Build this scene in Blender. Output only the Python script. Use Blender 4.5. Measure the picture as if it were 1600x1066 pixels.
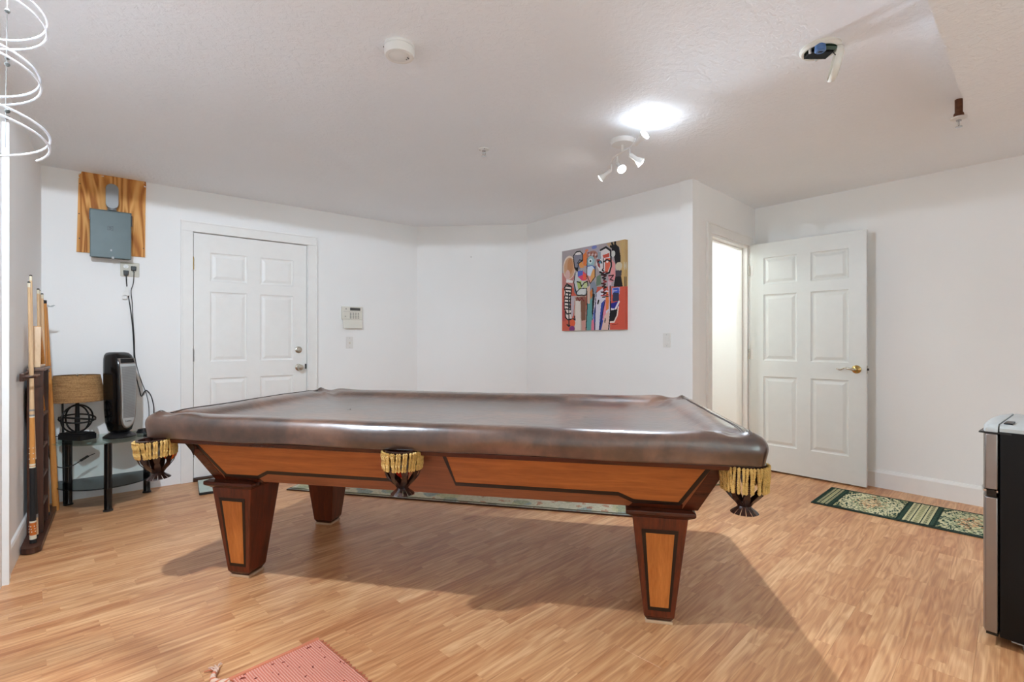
import bpy, bmesh, math, random
import numpy as np
from mathutils import Vector, Matrix, noise

random.seed(7)
for o in list(bpy.data.objects):
    bpy.data.objects.remove(o)
SC = bpy.context.scene
COL = SC.collection
PI = math.pi

# ------------------------------------------------------------------ camera
YAW = math.radians(50.4)            # viewing direction measured from the +X axis
EYE = 1.16
cam_d = bpy.data.cameras.new('camera')
cam_d.sensor_width = 36.0
cam_d.lens = 780.85 / 1600 * 36.0
cam_d.clip_start = 0.02
cam = bpy.data.objects.new('camera', cam_d)
COL.objects.link(cam)
cam.location = (0, 0, EYE)
cam.rotation_euler = (PI / 2, 0, YAW - PI / 2)
SC.camera = cam

# ------------------------------------------------------------------ world, exposure
w = bpy.data.worlds.new('world')
SC.world = w
w.use_nodes = True
w.node_tree.nodes['Background'].inputs[0].default_value = (0.89, 0.925, 1.0, 1)   # overcast sky light feeding the added fill window
w.node_tree.nodes['Background'].inputs[1].default_value = 5.5
SC.view_settings.view_transform = 'Standard'
SC.view_settings.look = 'None'
SC.view_settings.gamma = 1.0
SC.view_settings.use_curve_mapping = False
SC.view_settings.exposure = 0.15
SC.cycles.max_bounces = 16
SC.cycles.diffuse_bounces = 12      # a white room keeps passing its light around

# lamp strengths (W): spot heads as (aim in room axes, watts, beam degrees)
SPOT_HEADS = [((-1.2, 2.9, -1.8), 16.0, 84), ((-0.5, -1.2, -1.4), 148.0, 136), ((2.0, -1.5, -1.7), 5.0, 84), ((-0.1, -0.75, 0.32), 2.6, 0)]
PENDANT_WATTS = 104.0
PENDANT_DOWN = 27.0
HALL_WATTS = 7.5
LAMP_COLOR = (0.75, 0.868, 1.0)

# ------------------------------------------------------------------ materials
def lin(c):
    out = []
    for x in c[:3]:
        x = x / 255.0
        out.append(x / 12.92 if x <= 0.04045 else ((x + 0.055) / 1.055) ** 2.4)
    return (out[0], out[1], out[2], 1.0)

class NT:
    def __init__(self, name):
        self.m = bpy.data.materials.new(name)
        self.m.use_nodes = True
        self.t = self.m.node_tree
        self.b = self.t.nodes['Principled BSDF']
    def n(self, kind, **kw):
        nd = self.t.nodes.new(kind)
        for k, v in kw.items():
            setattr(nd, k, v)
        return nd
    def l(self, a, b):
        self.t.links.new(a, b)
    def val(self, x):
        nd = self.n('ShaderNodeValue'); nd.outputs[0].default_value = x; return nd.outputs[0]
    def math(self, op, a, b=None, c=None):
        nd = self.n('ShaderNodeMath', operation=op)
        for i, x in enumerate((a, b, c)):
            if x is None: continue
            if isinstance(x, (int, float)): nd.inputs[i].default_value = x
            else: self.l(x, nd.inputs[i])
        return nd.outputs[0]
    def mix(self, fac, a, b, mode='MIX'):
        nd = self.n('ShaderNodeMix', data_type='RGBA', blend_type=mode)
        for s, x in ((nd.inputs[0], fac), (nd.inputs[6], a), (nd.inputs[7], b)):
            if isinstance(x, (int, float)): s.default_value = x
            elif isinstance(x, tuple): s.default_value = x
            else: self.l(x, s)
        return nd.outputs[2]
    def ramp(self, fac, stops, interp='LINEAR'):
        nd = self.n('ShaderNodeValToRGB')
        nd.color_ramp.interpolation = interp
        e = nd.color_ramp.elements
        while len(e) < len(stops): e.new(0.5)
        for i, (p, c) in enumerate(stops):
            e[i].position = p; e[i].color = c
        self.l(fac, nd.inputs[0])
        return nd.outputs[0]
    def coords(self, which='Object', scale=(1, 1, 1), loc=(0, 0, 0)):
        tc = self.n('ShaderNodeTexCoord'); mp = self.n('ShaderNodeMapping')
        mp.inputs['Scale'].default_value = scale
        mp.inputs['Location'].default_value = loc
        self.l(tc.outputs[which], mp.inputs[0])
        return mp.outputs[0]
    def noise(self, vec, scale=5, detail=3, rough=0.55, dist=0.0):
        nd = self.n('ShaderNodeTexNoise')
        nd.inputs['Scale'].default_value = scale
        nd.inputs['Detail'].default_value = detail
        nd.inputs['Roughness'].default_value = rough
        nd.inputs['Distortion'].default_value = dist
        if vec is not None: self.l(vec, nd.inputs['Vector'])
        return nd.outputs[0]
    def bump(self, h, strength=0.2, dist=0.01):
        nd = self.n('ShaderNodeBump')
        nd.inputs['Strength'].default_value = strength
        nd.inputs['Distance'].default_value = dist
        self.l(h, nd.inputs['Height'])
        self.l(nd.outputs[0], self.b.inputs['Normal'])
        return nd
    def set(self, col=None, rough=None, metal=None, spec=None):
        if col is not None:
            if isinstance(col, tuple): self.b.inputs['Base Color'].default_value = col
            else: self.l(col, self.b.inputs['Base Color'])
        if rough is not None:
            if isinstance(rough, (int, float)): self.b.inputs['Roughness'].default_value = rough
            else: self.l(rough, self.b.inputs['Roughness'])
        if metal is not None: self.b.inputs['Metallic'].default_value = metal
        if spec is not None: self.b.inputs['Specular IOR Level'].default_value = spec
        return self.m

def plain(name, c, rough=0.5, metal=0.0, spec=0.5, var=0.06, vs=12.0, bump=None):
    """solid colour with a slight procedural variation"""
    t = NT(name)
    v = t.coords()
    n = t.noise(v, vs, 3)
    a = lin(c)
    lo = tuple(max(0, x * (1 - var)) for x in a[:3]) + (1,)
    hi = tuple(min(1, x * (1 + var)) for x in a[:3]) + (1,)
    t.set(t.ramp(n, [(0.3, lo), (0.7, hi)]), rough, metal, spec)
    if bump:
        t.bump(t.noise(v, bump[0], 3), bump[1], 0.002)
    return t.m

def wood(name, c0, c1, axis='x', scale=1.0, rough=0.35, spec=0.5, stretch=14):
    t = NT(name)
    s = {'x': (1, stretch, stretch), 'y': (stretch, 1, stretch), 'z': (stretch, stretch, 1)}[axis]
    v = t.coords('Object', tuple(k * scale for k in s))
    n1 = t.noise(v, 3.0, 5, 0.6, 0.6)
    n2 = t.noise(v, 14.0, 4, 0.7, 0.2)
    f = t.math('ADD', t.math('MULTIPLY', n1, 0.65), t.math('MULTIPLY', n2, 0.35))
    t.set(t.ramp(f, [(0.32, lin(c0)), (0.68, lin(c1))]), rough, 0, spec)
    t.bump(n2, 0.08, 0.001)
    return t.m

def textured_paint(name, c, sc, st, rough=0.75, var=0.02, blot=False):
    t = NT(name)
    v = t.coords('Object')
    big = t.noise(v, 0.9, 3)
    a = lin(c)
    lo = tuple(x * (1 - var) for x in a[:3]) + (1,)
    hi = tuple(min(1, x * (1 + var)) for x in a[:3]) + (1,)
    t.set(t.ramp(big, [(0.3, lo), (0.7, hi)]), rough, 0, 0.3)
    n = t.noise(v, sc, 4, 0.6, 0.4)
    if blot:
        n2 = t.ramp(n, [(0.44, (0, 0, 0, 1)), (0.58, (1, 1, 1, 1))])
        t.bump(n2, st, 0.004)
    else:
        t.bump(n, st, 0.004)
    return t.m

def floor_material():
    t = NT('laminate_planks')
    tc = t.n('ShaderNodeTexCoord')
    oi = t.n('ShaderNodeObjectInfo')
    sep = t.n('ShaderNodeSeparateXYZ'); t.l(tc.outputs['Object'], sep.inputs[0])
    rnd = oi.outputs['Random']
    X, Y = sep.outputs[0], sep.outputs[1]
    strip = t.math('FLOOR', t.math('DIVIDE', t.math('ADD', Y, 0.0965), 0.0643))
    # staggered printed strip joints along the plank
    off = t.math('MULTIPLY', t.math('ADD', strip, t.math('MULTIPLY', rnd, 7.3)), 0.37)
    q = t.math('ADD', t.math('DIVIDE', X, 0.43), off)
    seg = t.math('FLOOR', q)
    cv = t.n('ShaderNodeCombineXYZ')
    t.l(strip, cv.inputs[0]); t.l(seg, cv.inputs[1]); t.l(t.math('MULTIPLY', rnd, 91.7), cv.inputs[2])
    wn = t.n('ShaderNodeTexWhiteNoise', noise_dimensions='3D'); t.l(cv.outputs[0], wn.inputs[0])
    r1 = wn.outputs[0]
    # grain, shifted for every strip
    gv = t.n('ShaderNodeCombineXYZ')
    t.l(t.math('ADD', t.math('MULTIPLY', X, 0.75), t.math('MULTIPLY', r1, 31)), gv.inputs[0])
    t.l(t.math('ADD', t.math('MULTIPLY', Y, 19), t.math('MULTIPLY', r1, 57)), gv.inputs[1])
    t.l(t.math('MULTIPLY', rnd, 40), gv.inputs[2])
    g1 = t.noise(gv.outputs[0], 1.6, 3, 0.55, 1.2)
    g2 = t.noise(gv.outputs[0], 7.0, 4, 0.65, 0.4)
    lv = t.n('ShaderNodeCombineXYZ')
    t.l(t.math('ADD', t.math('MULTIPLY', X, 0.9), t.math('MULTIPLY', r1, 17)), lv.inputs[0])
    t.l(t.math('ADD', t.math('MULTIPLY', Y, 7), t.math('MULTIPLY', rnd, 23)), lv.inputs[1])
    low = t.noise(lv.outputs[0], 1.5, 2, 0.5, 0.3)
    cont = t.math('ADD', 0.5, t.math('MULTIPLY', 0.5, t.math('SINE', t.math('MULTIPLY', low, 60.0))))
    f = t.math('ADD', t.math('MULTIPLY', g1, 0.52), t.math('ADD', t.math('MULTIPLY', g2, 0.34), t.math('MULTIPLY', cont, 0.11)))
    base = t.ramp(f, [(0.30, lin((176, 120, 80))), (0.48, lin((208, 155, 109))), (0.66, lin((231, 187, 140)))])
    tone = t.ramp(r1, [(0.0, lin((232, 216, 206))), (0.35, lin((243, 234, 226))), (0.7, lin((250, 247, 243))), (1.0, lin((255, 255, 255)))])
    col = t.mix(1.0, base, tone, 'MULTIPLY')
    # fine dark printed joint lines
    fy = t.math('FRACT', t.math('DIVIDE', t.math('ADD', Y, 0.0965), 0.0643))
    ey = t.math('MINIMUM', fy, t.math('SUBTRACT', 1.0, fy))
    fx = t.math('FRACT', q)
    ex = t.math('MULTIPLY', t.math('MINIMUM', fx, t.math('SUBTRACT', 1.0, fx)), 6.7)
    e = t.math('MINIMUM', ey, ex)
    line = t.math('LESS_THAN', e, 0.012)
    col = t.mix(t.math('MULTIPLY', line, 0.10), col, lin((140, 88, 56)))
    t.set(col, t.math('ADD', 0.30, t.math('MULTIPLY', g2, 0.10)), 0, 0.45)
    t.bump(g2, 0.05, 0.001)
    return t.m

def attr_material(name, rough=0.8, bump=None, spec=0.3):
    t = NT(name)
    a = t.n('ShaderNodeVertexColor', layer_name='print')
    v = t.coords()
    n = t.noise(v, 160, 2)
    col = t.mix(0.16, a.outputs[0], t.ramp(n, [(0.3, (0.3, 0.3, 0.3, 1)), (0.7, (1, 1, 1, 1))]), 'MULTIPLY')
    t.set(col, rough, 0, spec)
    if bump: t.bump(t.noise(v, bump[0], 2), bump[1], 0.002)
    return t.m

def leather_material():
    t = NT('brown_leatherette')
    v = t.coords('Object')
    n1 = t.noise(v, 3.2, 4, 0.6, 0.5)
    n2 = t.noise(v, 18, 3, 0.6, 0.3)
    f = t.math('ADD', t.math('MULTIPLY', n1, 0.75), t.math('MULTIPLY', n2, 0.25))
    c = t.ramp(f, [(0.34, lin((40, 24, 16))), (0.5, lin((74, 48, 35))), (0.66, lin((110, 75, 56)))])
    t.set(c, t.math('ADD', 0.24, t.math('MULTIPLY', n1, 0.12)), 0, 0.6)
    t.b.inputs['Coat Weight'].default_value = 1.0
    t.b.inputs['Coat Roughness'].default_value = 0.24
    t.b.inputs['Coat IOR'].default_value = 1.65
    vw = t.n('ShaderNodeTexVoronoi'); vw.inputs['Scale'].default_value = 55
    vv = t.n('ShaderNodeMapping'); vv.inputs['Scale'].default_value = (0.6, 1.3, 1)
    t.l(v, vv.inputs[0]); t.l(vv.outputs[0], vw.inputs[0])
    w1 = t.noise(v, 9, 4, 0.6, 1.0)
    hh = t.math('ADD', t.math('MULTIPLY', vw.outputs[0], 0.35), t.math('MULTIPLY', w1, 1.0))
    t.bump(hh, 0.22, 0.006)
    return t.m

def glass_material(name, c=(228, 238, 234), rough=0.02):
    """thin pane: see-through tint under a fresnel reflection"""
    t = NT(name)
    tr = t.n('ShaderNodeBsdfTransparent'); gl = t.n('ShaderNodeBsdfGlossy'); mx = t.n('ShaderNodeMixShader'); fr = t.n('ShaderNodeLayerWeight'); fr.inputs[0].default_value = 0.5
    n = t.noise(t.coords(), 3, 1)
    col = lin(c)
    t.l(t.ramp(n, [(0.2, col), (0.8, col)]), tr.inputs[0])
    gl.inputs['Roughness'].default_value = rough
    t.l(t.math('ADD', 0.04, t.math('MULTIPLY', 0.7, t.math('POWER', fr.outputs['Facing'], 6.0))), mx.inputs[0]); t.l(tr.outputs[0], mx.inputs[1]); t.l(gl.outputs[0], mx.inputs[2])
    t.l(mx.outputs[0], t.t.nodes['Material Output'].inputs[0])
    return t.m

def bulb_material():
    t = NT('lit_bulb')
    t.b.inputs['Emission Color'].default_value = (1, 0.97, 0.92, 1)
    t.b.inputs['Emission Strength'].default_value = 30.0
    return t.m

MAT = {}
MAT['wall'] = textured_paint('wall_paint', (241, 241, 240), 55, 0.10)
MAT['ceiling'] = textured_paint('ceiling_paint', (239, 243, 247), 34, 0.34, blot=True)
MAT['trim'] = plain('white_trim_paint', (238, 237, 234), 0.4, var=0.015)
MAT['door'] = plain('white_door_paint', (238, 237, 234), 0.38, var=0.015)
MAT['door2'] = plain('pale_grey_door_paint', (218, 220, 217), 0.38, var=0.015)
MAT['floor'] = floor_material()
MAT['subfloor'] = plain('subfloor', (120, 85, 60), 0.8)
MAT['leather'] = leather_material()
MAT['stitch'] = plain('dark_thread', (34, 26, 22), 0.6)
MAT['mahogany'] = wood('dark_mahogany', (44, 17, 9), (92, 38, 19), 'x', 1.0, 0.25)
MAT['mahogany_v'] = wood('mahogany_upright', (50, 20, 10), (112, 46, 22), 'z', 1.0, 0.28)
MAT['apronwood'] = wood('brown_apron_wood', (112, 62, 36), (150, 88, 54), 'x', 1.0, 0.3)
MAT['panelwood'] = wood('orange_panel_wood', (138, 74, 32), (184, 108, 52), 'x', 1.0, 0.3)
MAT['legpanel'] = wood('amber_leg_panel', (160, 88, 34), (198, 122, 58), 'z', 1.0, 0.3)
MAT['inlay'] = plain('black_inlay', (26, 12, 9), 0.3)
MAT['coaster'] = plain('clear_plastic_coaster', (190, 160, 130), 0.2)
MAT['netleather'] = plain('dark_net_leather', (52, 30, 24), 0.25, spec=0.6)
MAT['gold'] = plain('gold_fringe_rope', (196, 158, 88), 0.6, var=0.2, vs=90)
MAT['redball'] = plain('red_ball', (200, 40, 24), 0.08)
MAT['orangeball'] = plain('orange_ball', (214, 92, 30), 0.08)
MAT['black'] = plain('black_plastic', (20, 20, 22), 0.35)
MAT['blackgloss'] = plain('gloss_black', (10, 10, 11), 0.15)
MAT['blackmetal'] = plain('black_iron', (22, 21, 21), 0.45, 0.3)
MAT['fridgeblack'] = plain('fridge_black', (9, 9, 10), 0.45, spec=0.25)
MAT['silver'] = plain('brushed_silver', (150, 143, 139), 0.32, 0.85, var=0.03)
MAT['greyplastic'] = plain('grey_plastic', (176, 178, 176), 0.4)
MAT['ply'] = None
MAT['greenmetal'] = plain('grey_green_enamel', (80, 92, 92), 0.42, 0.15, spec=0.4)
MAT['greymetal'] = plain('grey_cast_metal', (142, 142, 142), 0.5, 0.35)
MAT['beige'] = plain('beige_plate', (196, 190, 174), 0.4)
MAT['white'] = plain('white_plastic', (228, 227, 223), 0.4, var=0.015)
MAT['offwhite'] = plain('ivory_plastic', (222, 219, 208), 0.4, var=0.02)
MAT['lcd'] = plain('dark_lcd', (74, 74, 70), 0.3)
MAT['key'] = plain('grey_keys', (160, 158, 150), 0.5)
MAT['brass'] = plain('brass', (200, 172, 112), 0.22, 1.0)
MAT['nickel'] = plain('satin_nickel', (196, 190, 178), 0.25, 1.0)
MAT['bronze'] = plain('bronze_sill', (74, 48, 34), 0.4, 0.4)
MAT['burlap'] = None
MAT['glass'] = glass_material('clear_glass')
MAT['smokeglass'] = glass_material('smoked_glass', (150, 158, 162))
MAT['maple'] = wood('maple_shaft', (196, 158, 116), (224, 190, 150), 'z', 1.0, 0.3)
MAT['honey'] = wood('honey_butt', (196, 128, 62), (222, 158, 86), 'z', 1.0, 0.25)
MAT['orangesleeve'] = plain('orange_sleeve', (196, 104, 40), 0.25)
MAT['ivory'] = plain('ivory_ring', (224, 214, 190), 0.25)
MAT['wrap'] = plain('black_wrap', (18, 18, 20), 0.6, bump=(300, 0.3))
MAT['rackwood'] = wood('dark_rack_wood', (46, 24, 16), (84, 48, 34), 'z', 1.0, 0.35)
MAT['shelfwood'] = wood('worn_shelf_wood', (92, 68, 56), (128, 98, 82), 'y', 1.0, 0.4)
MAT['shade_burlap'] = None
MAT['rubber'] = plain('black_rubber', (24, 22, 22), 0.7)
MAT['blue'] = plain('blue_plastic', (76, 110, 160), 0.35)
MAT['pcb'] = plain('green_circuit', (40, 62, 46), 0.5)
MAT['rust'] = plain('rusty_brown_pipe', (104, 62, 38), 0.7, 0.2, var=0.35, vs=60)
MAT['chrome'] = plain('chrome', (200, 200, 200), 0.15, 1.0)
MAT['bulb'] = bulb_material()
MAT['dimbulb'] = bulb_material(); MAT['dimbulb'].node_tree.nodes['Principled BSDF'].inputs['Emission Strength'].default_value = 3.0
MAT['fixture'] = plain('white_fixture', (232, 232, 230), 0.35)
MAT['ornament'] = None
MAT['print_canvas'] = attr_material('printed_canvas', 0.55)
MAT['print_rug'] = attr_material('woven_rug', 0.95, (220, 0.5), 0.1)
MAT['rugedge'] = plain('dark_green_binding', (36, 52, 44), 0.9)
MAT['matgrey'] = plain('sage_mat', (176, 186, 176), 0.95, bump=(150, 0.5))
MAT['rag'] = plain('coral_yarn', (202, 122, 92), 0.95, bump=(200, 0.6))
MAT['rag2'] = plain('pale_yarn', (222, 190, 170), 0.95, bump=(200, 0.6))
MAT['greencord'] = plain('olive_cord', (120, 124, 92), 0.6)
MAT['darkhole'] = plain('dark_gap', (12, 10, 9), 0.9)

def burlap():
    t = NT('burlap_shade')
    v = t.coords('Object', (1, 1, 1))
    n = t.noise(t.coords('Object', (3, 3, 60)), 3, 4)
    n2 = t.noise(v, 120, 2)
    f = t.math('ADD', t.math('MULTIPLY', n, 0.6), t.math('MULTIPLY', n2, 0.4))
    t.set(t.ramp(f, [(0.35, lin((128, 94, 60))), (0.65, lin((178, 138, 92)))]), 0.9, 0, 0.2)
    t.bump(f, 0.4, 0.003)
    return t.m
MAT['shade_burlap'] = burlap()

def plywood():
    t = NT('plywood_face')
    v = t.coords('Object', (7, 7, 1.15))
    low = t.noise(v, 1.0, 2, 0.5, 0.5)
    cont = t.math('ADD', 0.5, t.math('MULTIPLY', 0.5, t.math('SINE', t.math('MULTIPLY', low, 55.0))))
    fine = t.noise(t.coords('Object', (60, 60, 3)), 3, 4)
    f = t.math('ADD', t.math('MULTIPLY', cont, 0.6), t.math('MULTIPLY', fine, 0.4))
    t.set(t.ramp(f, [(0.2, lin((226, 168, 98))), (0.55, lin((206, 140, 68))), (0.85, lin((160, 92, 36)))]), 0.6, 0, 0.3)
    return t.m
MAT['ply'] = plywood()

def ornament():
    t = NT('clear_acrylic_spiral')
    n = t.noise(t.coords(), 8, 2)
    t.set(t.ramp(n, [(0.3, lin((226, 230, 236))), (0.7, lin((250, 250, 252)))]), 0.08, 0, 0.8)
    t.b.inputs['Transmission Weight'].default_value = 0.25
    return t.m
MAT['ornament'] = ornament()

def ragrug():
    t = NT('woven_coral_rug')
    v = t.coords('Object')
    wv = t.n('ShaderNodeTexWave', wave_type='BANDS', bands_direction='Y')
    wv.inputs['Scale'].default_value = 55; wv.inputs['Distortion'].default_value = 1.0
    t.l(v, wv.inputs[0])
    w2 = t.n('ShaderNodeTexWave', wave_type='BANDS', bands_direction='X')
    w2.inputs['Scale'].default_value = 38; w2.inputs['Distortion'].default_value = 1.5
    t.l(v, w2.inputs[0])
    f = t.math('MULTIPLY', wv.outputs[0], w2.outputs[0])
    n = t.noise(v, 14, 3)
    c = t.ramp(f, [(0.05, lin((200, 116, 96))), (0.5, lin((222, 156, 136))), (0.9, lin((240, 206, 190)))])
    c = t.mix(t.math('LESS_THAN', t.noise(v, 60, 0), 0.24), c, lin((120, 50, 40)))
    t.set(c, 0.95, 0, 0.1)
    t.bump(f, 0.6, 0.003)
    return t.m
MAT['ragrug'] = ragrug()

# ------------------------------------------------------------------ mesh helpers
class MB:
    def __init__(self):
        self.v = []; self.f = []
    def add(self, vs, fs):
        k = len(self.v)
        self.v += [tuple(x) for x in vs]
        self.f += [tuple(i + k for i in f) for f in fs]
        return self
    def box(self, x0, x1, y0, y1, z0, z1):
        return self.add([(x0, y0, z0), (x1, y0, z0), (x1, y1, z0), (x0, y1, z0), (x0, y0, z1), (x1, y0, z1), (x1, y1, z1), (x0, y1, z1)],
                        [(0, 3, 2, 1), (4, 5, 6, 7), (0, 1, 5, 4), (1, 2, 6, 5), (2, 3, 7, 6), (3, 0, 4, 7)])
    def frustum(self, a0, b0, z0, a1, b1, z1, c0=(0, 0), c1=(0, 0)):
        vs = [(c0[0] + sx * a0, c0[1] + sy * b0, z0) for sx, sy in ((-1, -1), (1, -1), (1, 1), (-1, 1))]
        vs += [(c1[0] + sx * a1, c1[1] + sy * b1, z1) for sx, sy in ((-1, -1), (1, -1), (1, 1), (-1, 1))]
        return self.add(vs, [(0, 3, 2, 1), (4, 5, 6, 7), (0, 1, 5, 4), (1, 2, 6, 5), (2, 3, 7, 6), (3, 0, 4, 7)])
    def loft(self, rings, closed=True, cap0=True, cap1=True):
        n = len(rings[0]); k = len(self.v)
        for r in rings: self.v += [tuple(p) for p in r]
        for i in range(len(rings) - 1):
            for j in range(n if closed else n - 1):
                a = k + i * n + j; b = k + i * n + (j + 1) % n
                self.f.append((a, b, b + n, a + n))
        if cap0: self.f.append(tuple(k + j for j in reversed(range(n))))
        if cap1: self.f.append(tuple(k + (len(rings) - 1) * n + j for j in range(n)))
        return self
    def lathe(self, prof, n=24, c=(0, 0, 0), cap=True, axis='z'):
        rings = []
        for r, z in prof:
            ring = []
            for j in range(n):
                a = 2 * PI * j / n
                p = (r * math.cos(a), r * math.sin(a), z)
                if axis == 'y': p = (p[0], -z, p[1])      # axis towards -y
                if axis == 'x': p = (-z, p[0], p[1])      # axis towards -x
                ring.append((c[0] + p[0], c[1] + p[1], c[2] + p[2]))
            rings.append(ring)
        return self.loft(rings, True, cap, cap)
    def tube(self, path, r, n=8, closed=False, cap=True):
        path = [Vector(p) for p in path]
        m = len(path); rings = []
        up = Vector((0, 0, 1)); prev = None
        for i, p in enumerate(path):
            if closed: t = path[(i + 1) % m] - path[i - 1]
            else: t = path[min(i + 1, m - 1)] - path[max(i - 1, 0)]
            if t.length < 1e-9: t = Vector((0, 0, 1))
            t.normalize()
            if prev is None:
                a = up if abs(t.dot(up)) < 0.95 else Vector((1, 0, 0))
                nx = (a - t * a.dot(t)).normalized()
            else:
                nx = prev - t * prev.dot(t)
                nx = nx.normalized() if nx.length > 1e-6 else Vector((1, 0, 0))
            prev = nx
            ny = t.cross(nx)
            rr = r[i] if isinstance(r, (list, tuple)) else r
            rings.append([p + (nx * math.cos(2 * PI * j / n) + ny * math.sin(2 * PI * j / n)) * rr for j in range(n)])
        if closed:
            rings.append(rings[0])
            return self.loft(rings, True, False, False)
        return self.loft(rings, True, cap, cap)
    def prism(self, pts, fn, d0, d1):
        """pts 2d polygon, fn(a,b,d)->3d, extruded from d0 to d1"""
        n = len(pts)
        vs = [fn(a, b, d0) for a, b in pts] + [fn(a, b, d1) for a, b in pts]
        fs = [tuple(reversed(range(n))), tuple(range(n, 2 * n))]
        fs += [(i, (i + 1) % n, n + (i + 1) % n, n + i) for i in range(n)]
        return self.add(vs, fs)
    def sphere(self, c, r, n=20, m=12, sz=1.0):
        prof = []
        for i in range(m + 1):
            a = -PI / 2 + PI * i / m
            prof.append((max(r * math.cos(a), 1e-4), r * math.sin(a) * sz))
        return self.lathe(prof, n, c)
    def mesh(self, name, mat, smooth=None):
        me = bpy.data.meshes.new(name)
        me.from_pydata(self.v, [], self.f)
        bm = bmesh.new(); bm.from_mesh(me)
        bmesh.ops.recalc_face_normals(bm, faces=bm.faces)
        bm.to_mesh(me); bm.free()
        me.update()
        if mat is not None: me.materials.append(mat)
        if smooth:
            for p in me.polygons: p.use_smooth = True
            me.set_sharp_from_angle(angle=math.radians(smooth))
        return me
    def build(self, name, mat, parent=None, smooth=None, bevel=0.0, loc=None, rot=None):
        if isinstance(mat, str): mat = MAT[mat]
        o = bpy.data.objects.new(name, self.mesh(name, mat, smooth))
        COL.objects.link(o)
        if parent is not None: o.parent = parent
        if loc is not None: o.location = loc
        if rot is not None: o.rotation_euler = rot
        if bevel:
            b = o.modifiers.new('bevel', 'BEVEL'); b.width = bevel; b.segments = 2
            b.limit_method = 'ANGLE'; b.angle_limit = math.radians(40)
        return o

def tag(o, label, cat, group=None, kind=None):
    o['label'] = label; o['category'] = cat
    if group: o['group'] = group
    if kind: o['kind'] = kind
    return o

def thing(name, label, cat, loc=(0, 0, 0), rz=0.0, group=None, kind=None):
    o = bpy.data.objects.new(name, None)
    o.empty_display_size = 0.05
    COL.objects.link(o)
    o.location = loc; o.rotation_euler = (0, 0, rz)
    return tag(o, label, cat, group, kind)

def copy_tree(o, parent=None):
    c = o.copy(); COL.objects.link(c); c.parent = parent
    for ch in list(o.children): copy_tree(ch, c)
    return c

def box(x0, x1, y0, y1, z0, z1): return MB().box(x0, x1, y0, y1, z0, z1)

def spline(pts, n=8):
    """Catmull-Rom through the points"""
    P = [Vector(p) for p in pts]
    P = [P[0] * 2 - P[1]] + P + [P[-1] * 2 - P[-2]]
    out = []
    for i in range(1, len(P) - 2):
        for k in range(n):
            t = k / n
            a, b, c, d = P[i - 1], P[i], P[i + 1], P[i + 2]
            out.append(0.5 * ((2 * b) + (c - a) * t + (2 * a - 5 * b + 4 * c - d) * t * t + (3 * b - a - 3 * c + d) * t ** 3))
    out.append(P[-2])
    return out

class Raster:
    """small colour raster used as flat print on a grid mesh"""
    def __init__(self, w, h, c):
        self.w, self.h = w, h
        self.a = np.zeros((h, w, 3)); self.a[:] = c
        yy, xx = np.mgrid[0:h, 0:w]
        self.x = (xx + 0.5) / w; self.y = (yy + 0.5) / h
    def put(self, m, c, al=1.0):
        self.a[m] = self.a[m] * (1 - al) + np.array(c) * al
    def poly(self, pts, c, al=1.0):
        m = np.zeros(self.x.shape, bool); n = len(pts)
        for i in range(n):
            x0, y0 = pts[i]; x1, y1 = pts[(i + 1) % n]
            cond = ((y0 > self.y) != (y1 > self.y))
            with np.errstate(divide='ignore', invalid='ignore'):
                xi = (x1 - x0) * (self.y - y0) / (y1 - y0 + 1e-12) + x0
            m ^= cond & (self.x < xi)
        self.put(m, c, al)
    def ell(self, cx, cy, rx, ry, c, al=1.0):
        self.put(((self.x - cx) / rx) ** 2 + ((self.y - cy) / ry) ** 2 < 1, c, al)
    def stroke(self, pts, wd, c, asp=1.0):
        for (x0, y0), (x1, y1) in zip(pts[:-1], pts[1:]):
            dx, dy = x1 - x0, (y1 - y0) / asp
            L = dx * dx + dy * dy + 1e-12
            t = np.clip(((self.x - x0) * dx + (self.y - y0) / asp * dy) / L, 0, 1)
            d = np.hypot(self.x - x0 - t * dx, (self.y - y0) / asp - t * dy)
            self.put(d < wd, c)

def print_grid(name, ras, corner, ex, ey, mat, parent=None, thick=None):
    """grid mesh coloured per face corner: corner = top-left, ex, ey = full edge vectors"""
    w, h = ras.w, ras.h
    c0, ex, ey = Vector(corner), Vector(ex), Vector(ey)
    vs = [tuple(c0 + ex * (i / w) + ey * (j / h)) for j in range(h + 1) for i in range(w + 1)]
    fs = [(j * (w + 1) + i, (j + 1) * (w + 1) + i, (j + 1) * (w + 1) + i + 1, j * (w + 1) + i + 1) for j in range(h) for i in range(w)]
    me = bpy.data.meshes.new(name)
    me.from_pydata(vs, [], fs); me.update()
    at = me.color_attributes.new('print', 'FLOAT_COLOR', 'CORNER')
    a = ras.a.reshape(-1, 3) / 255.0
    a = np.where(a <= 0.04045, a / 12.92, ((a + 0.055) / 1.055) ** 2.4)
    a = np.concatenate([a, np.ones((len(a), 1))], 1)
    at.data.foreach_set('color', np.repeat(a, 4, axis=0).astype(np.float32).ravel())
    me.materials.append(MAT[mat])
    o = bpy.data.objects.new(name, me)
    COL.objects.link(o)
    if parent is not None: o.parent = parent
    return o

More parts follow.
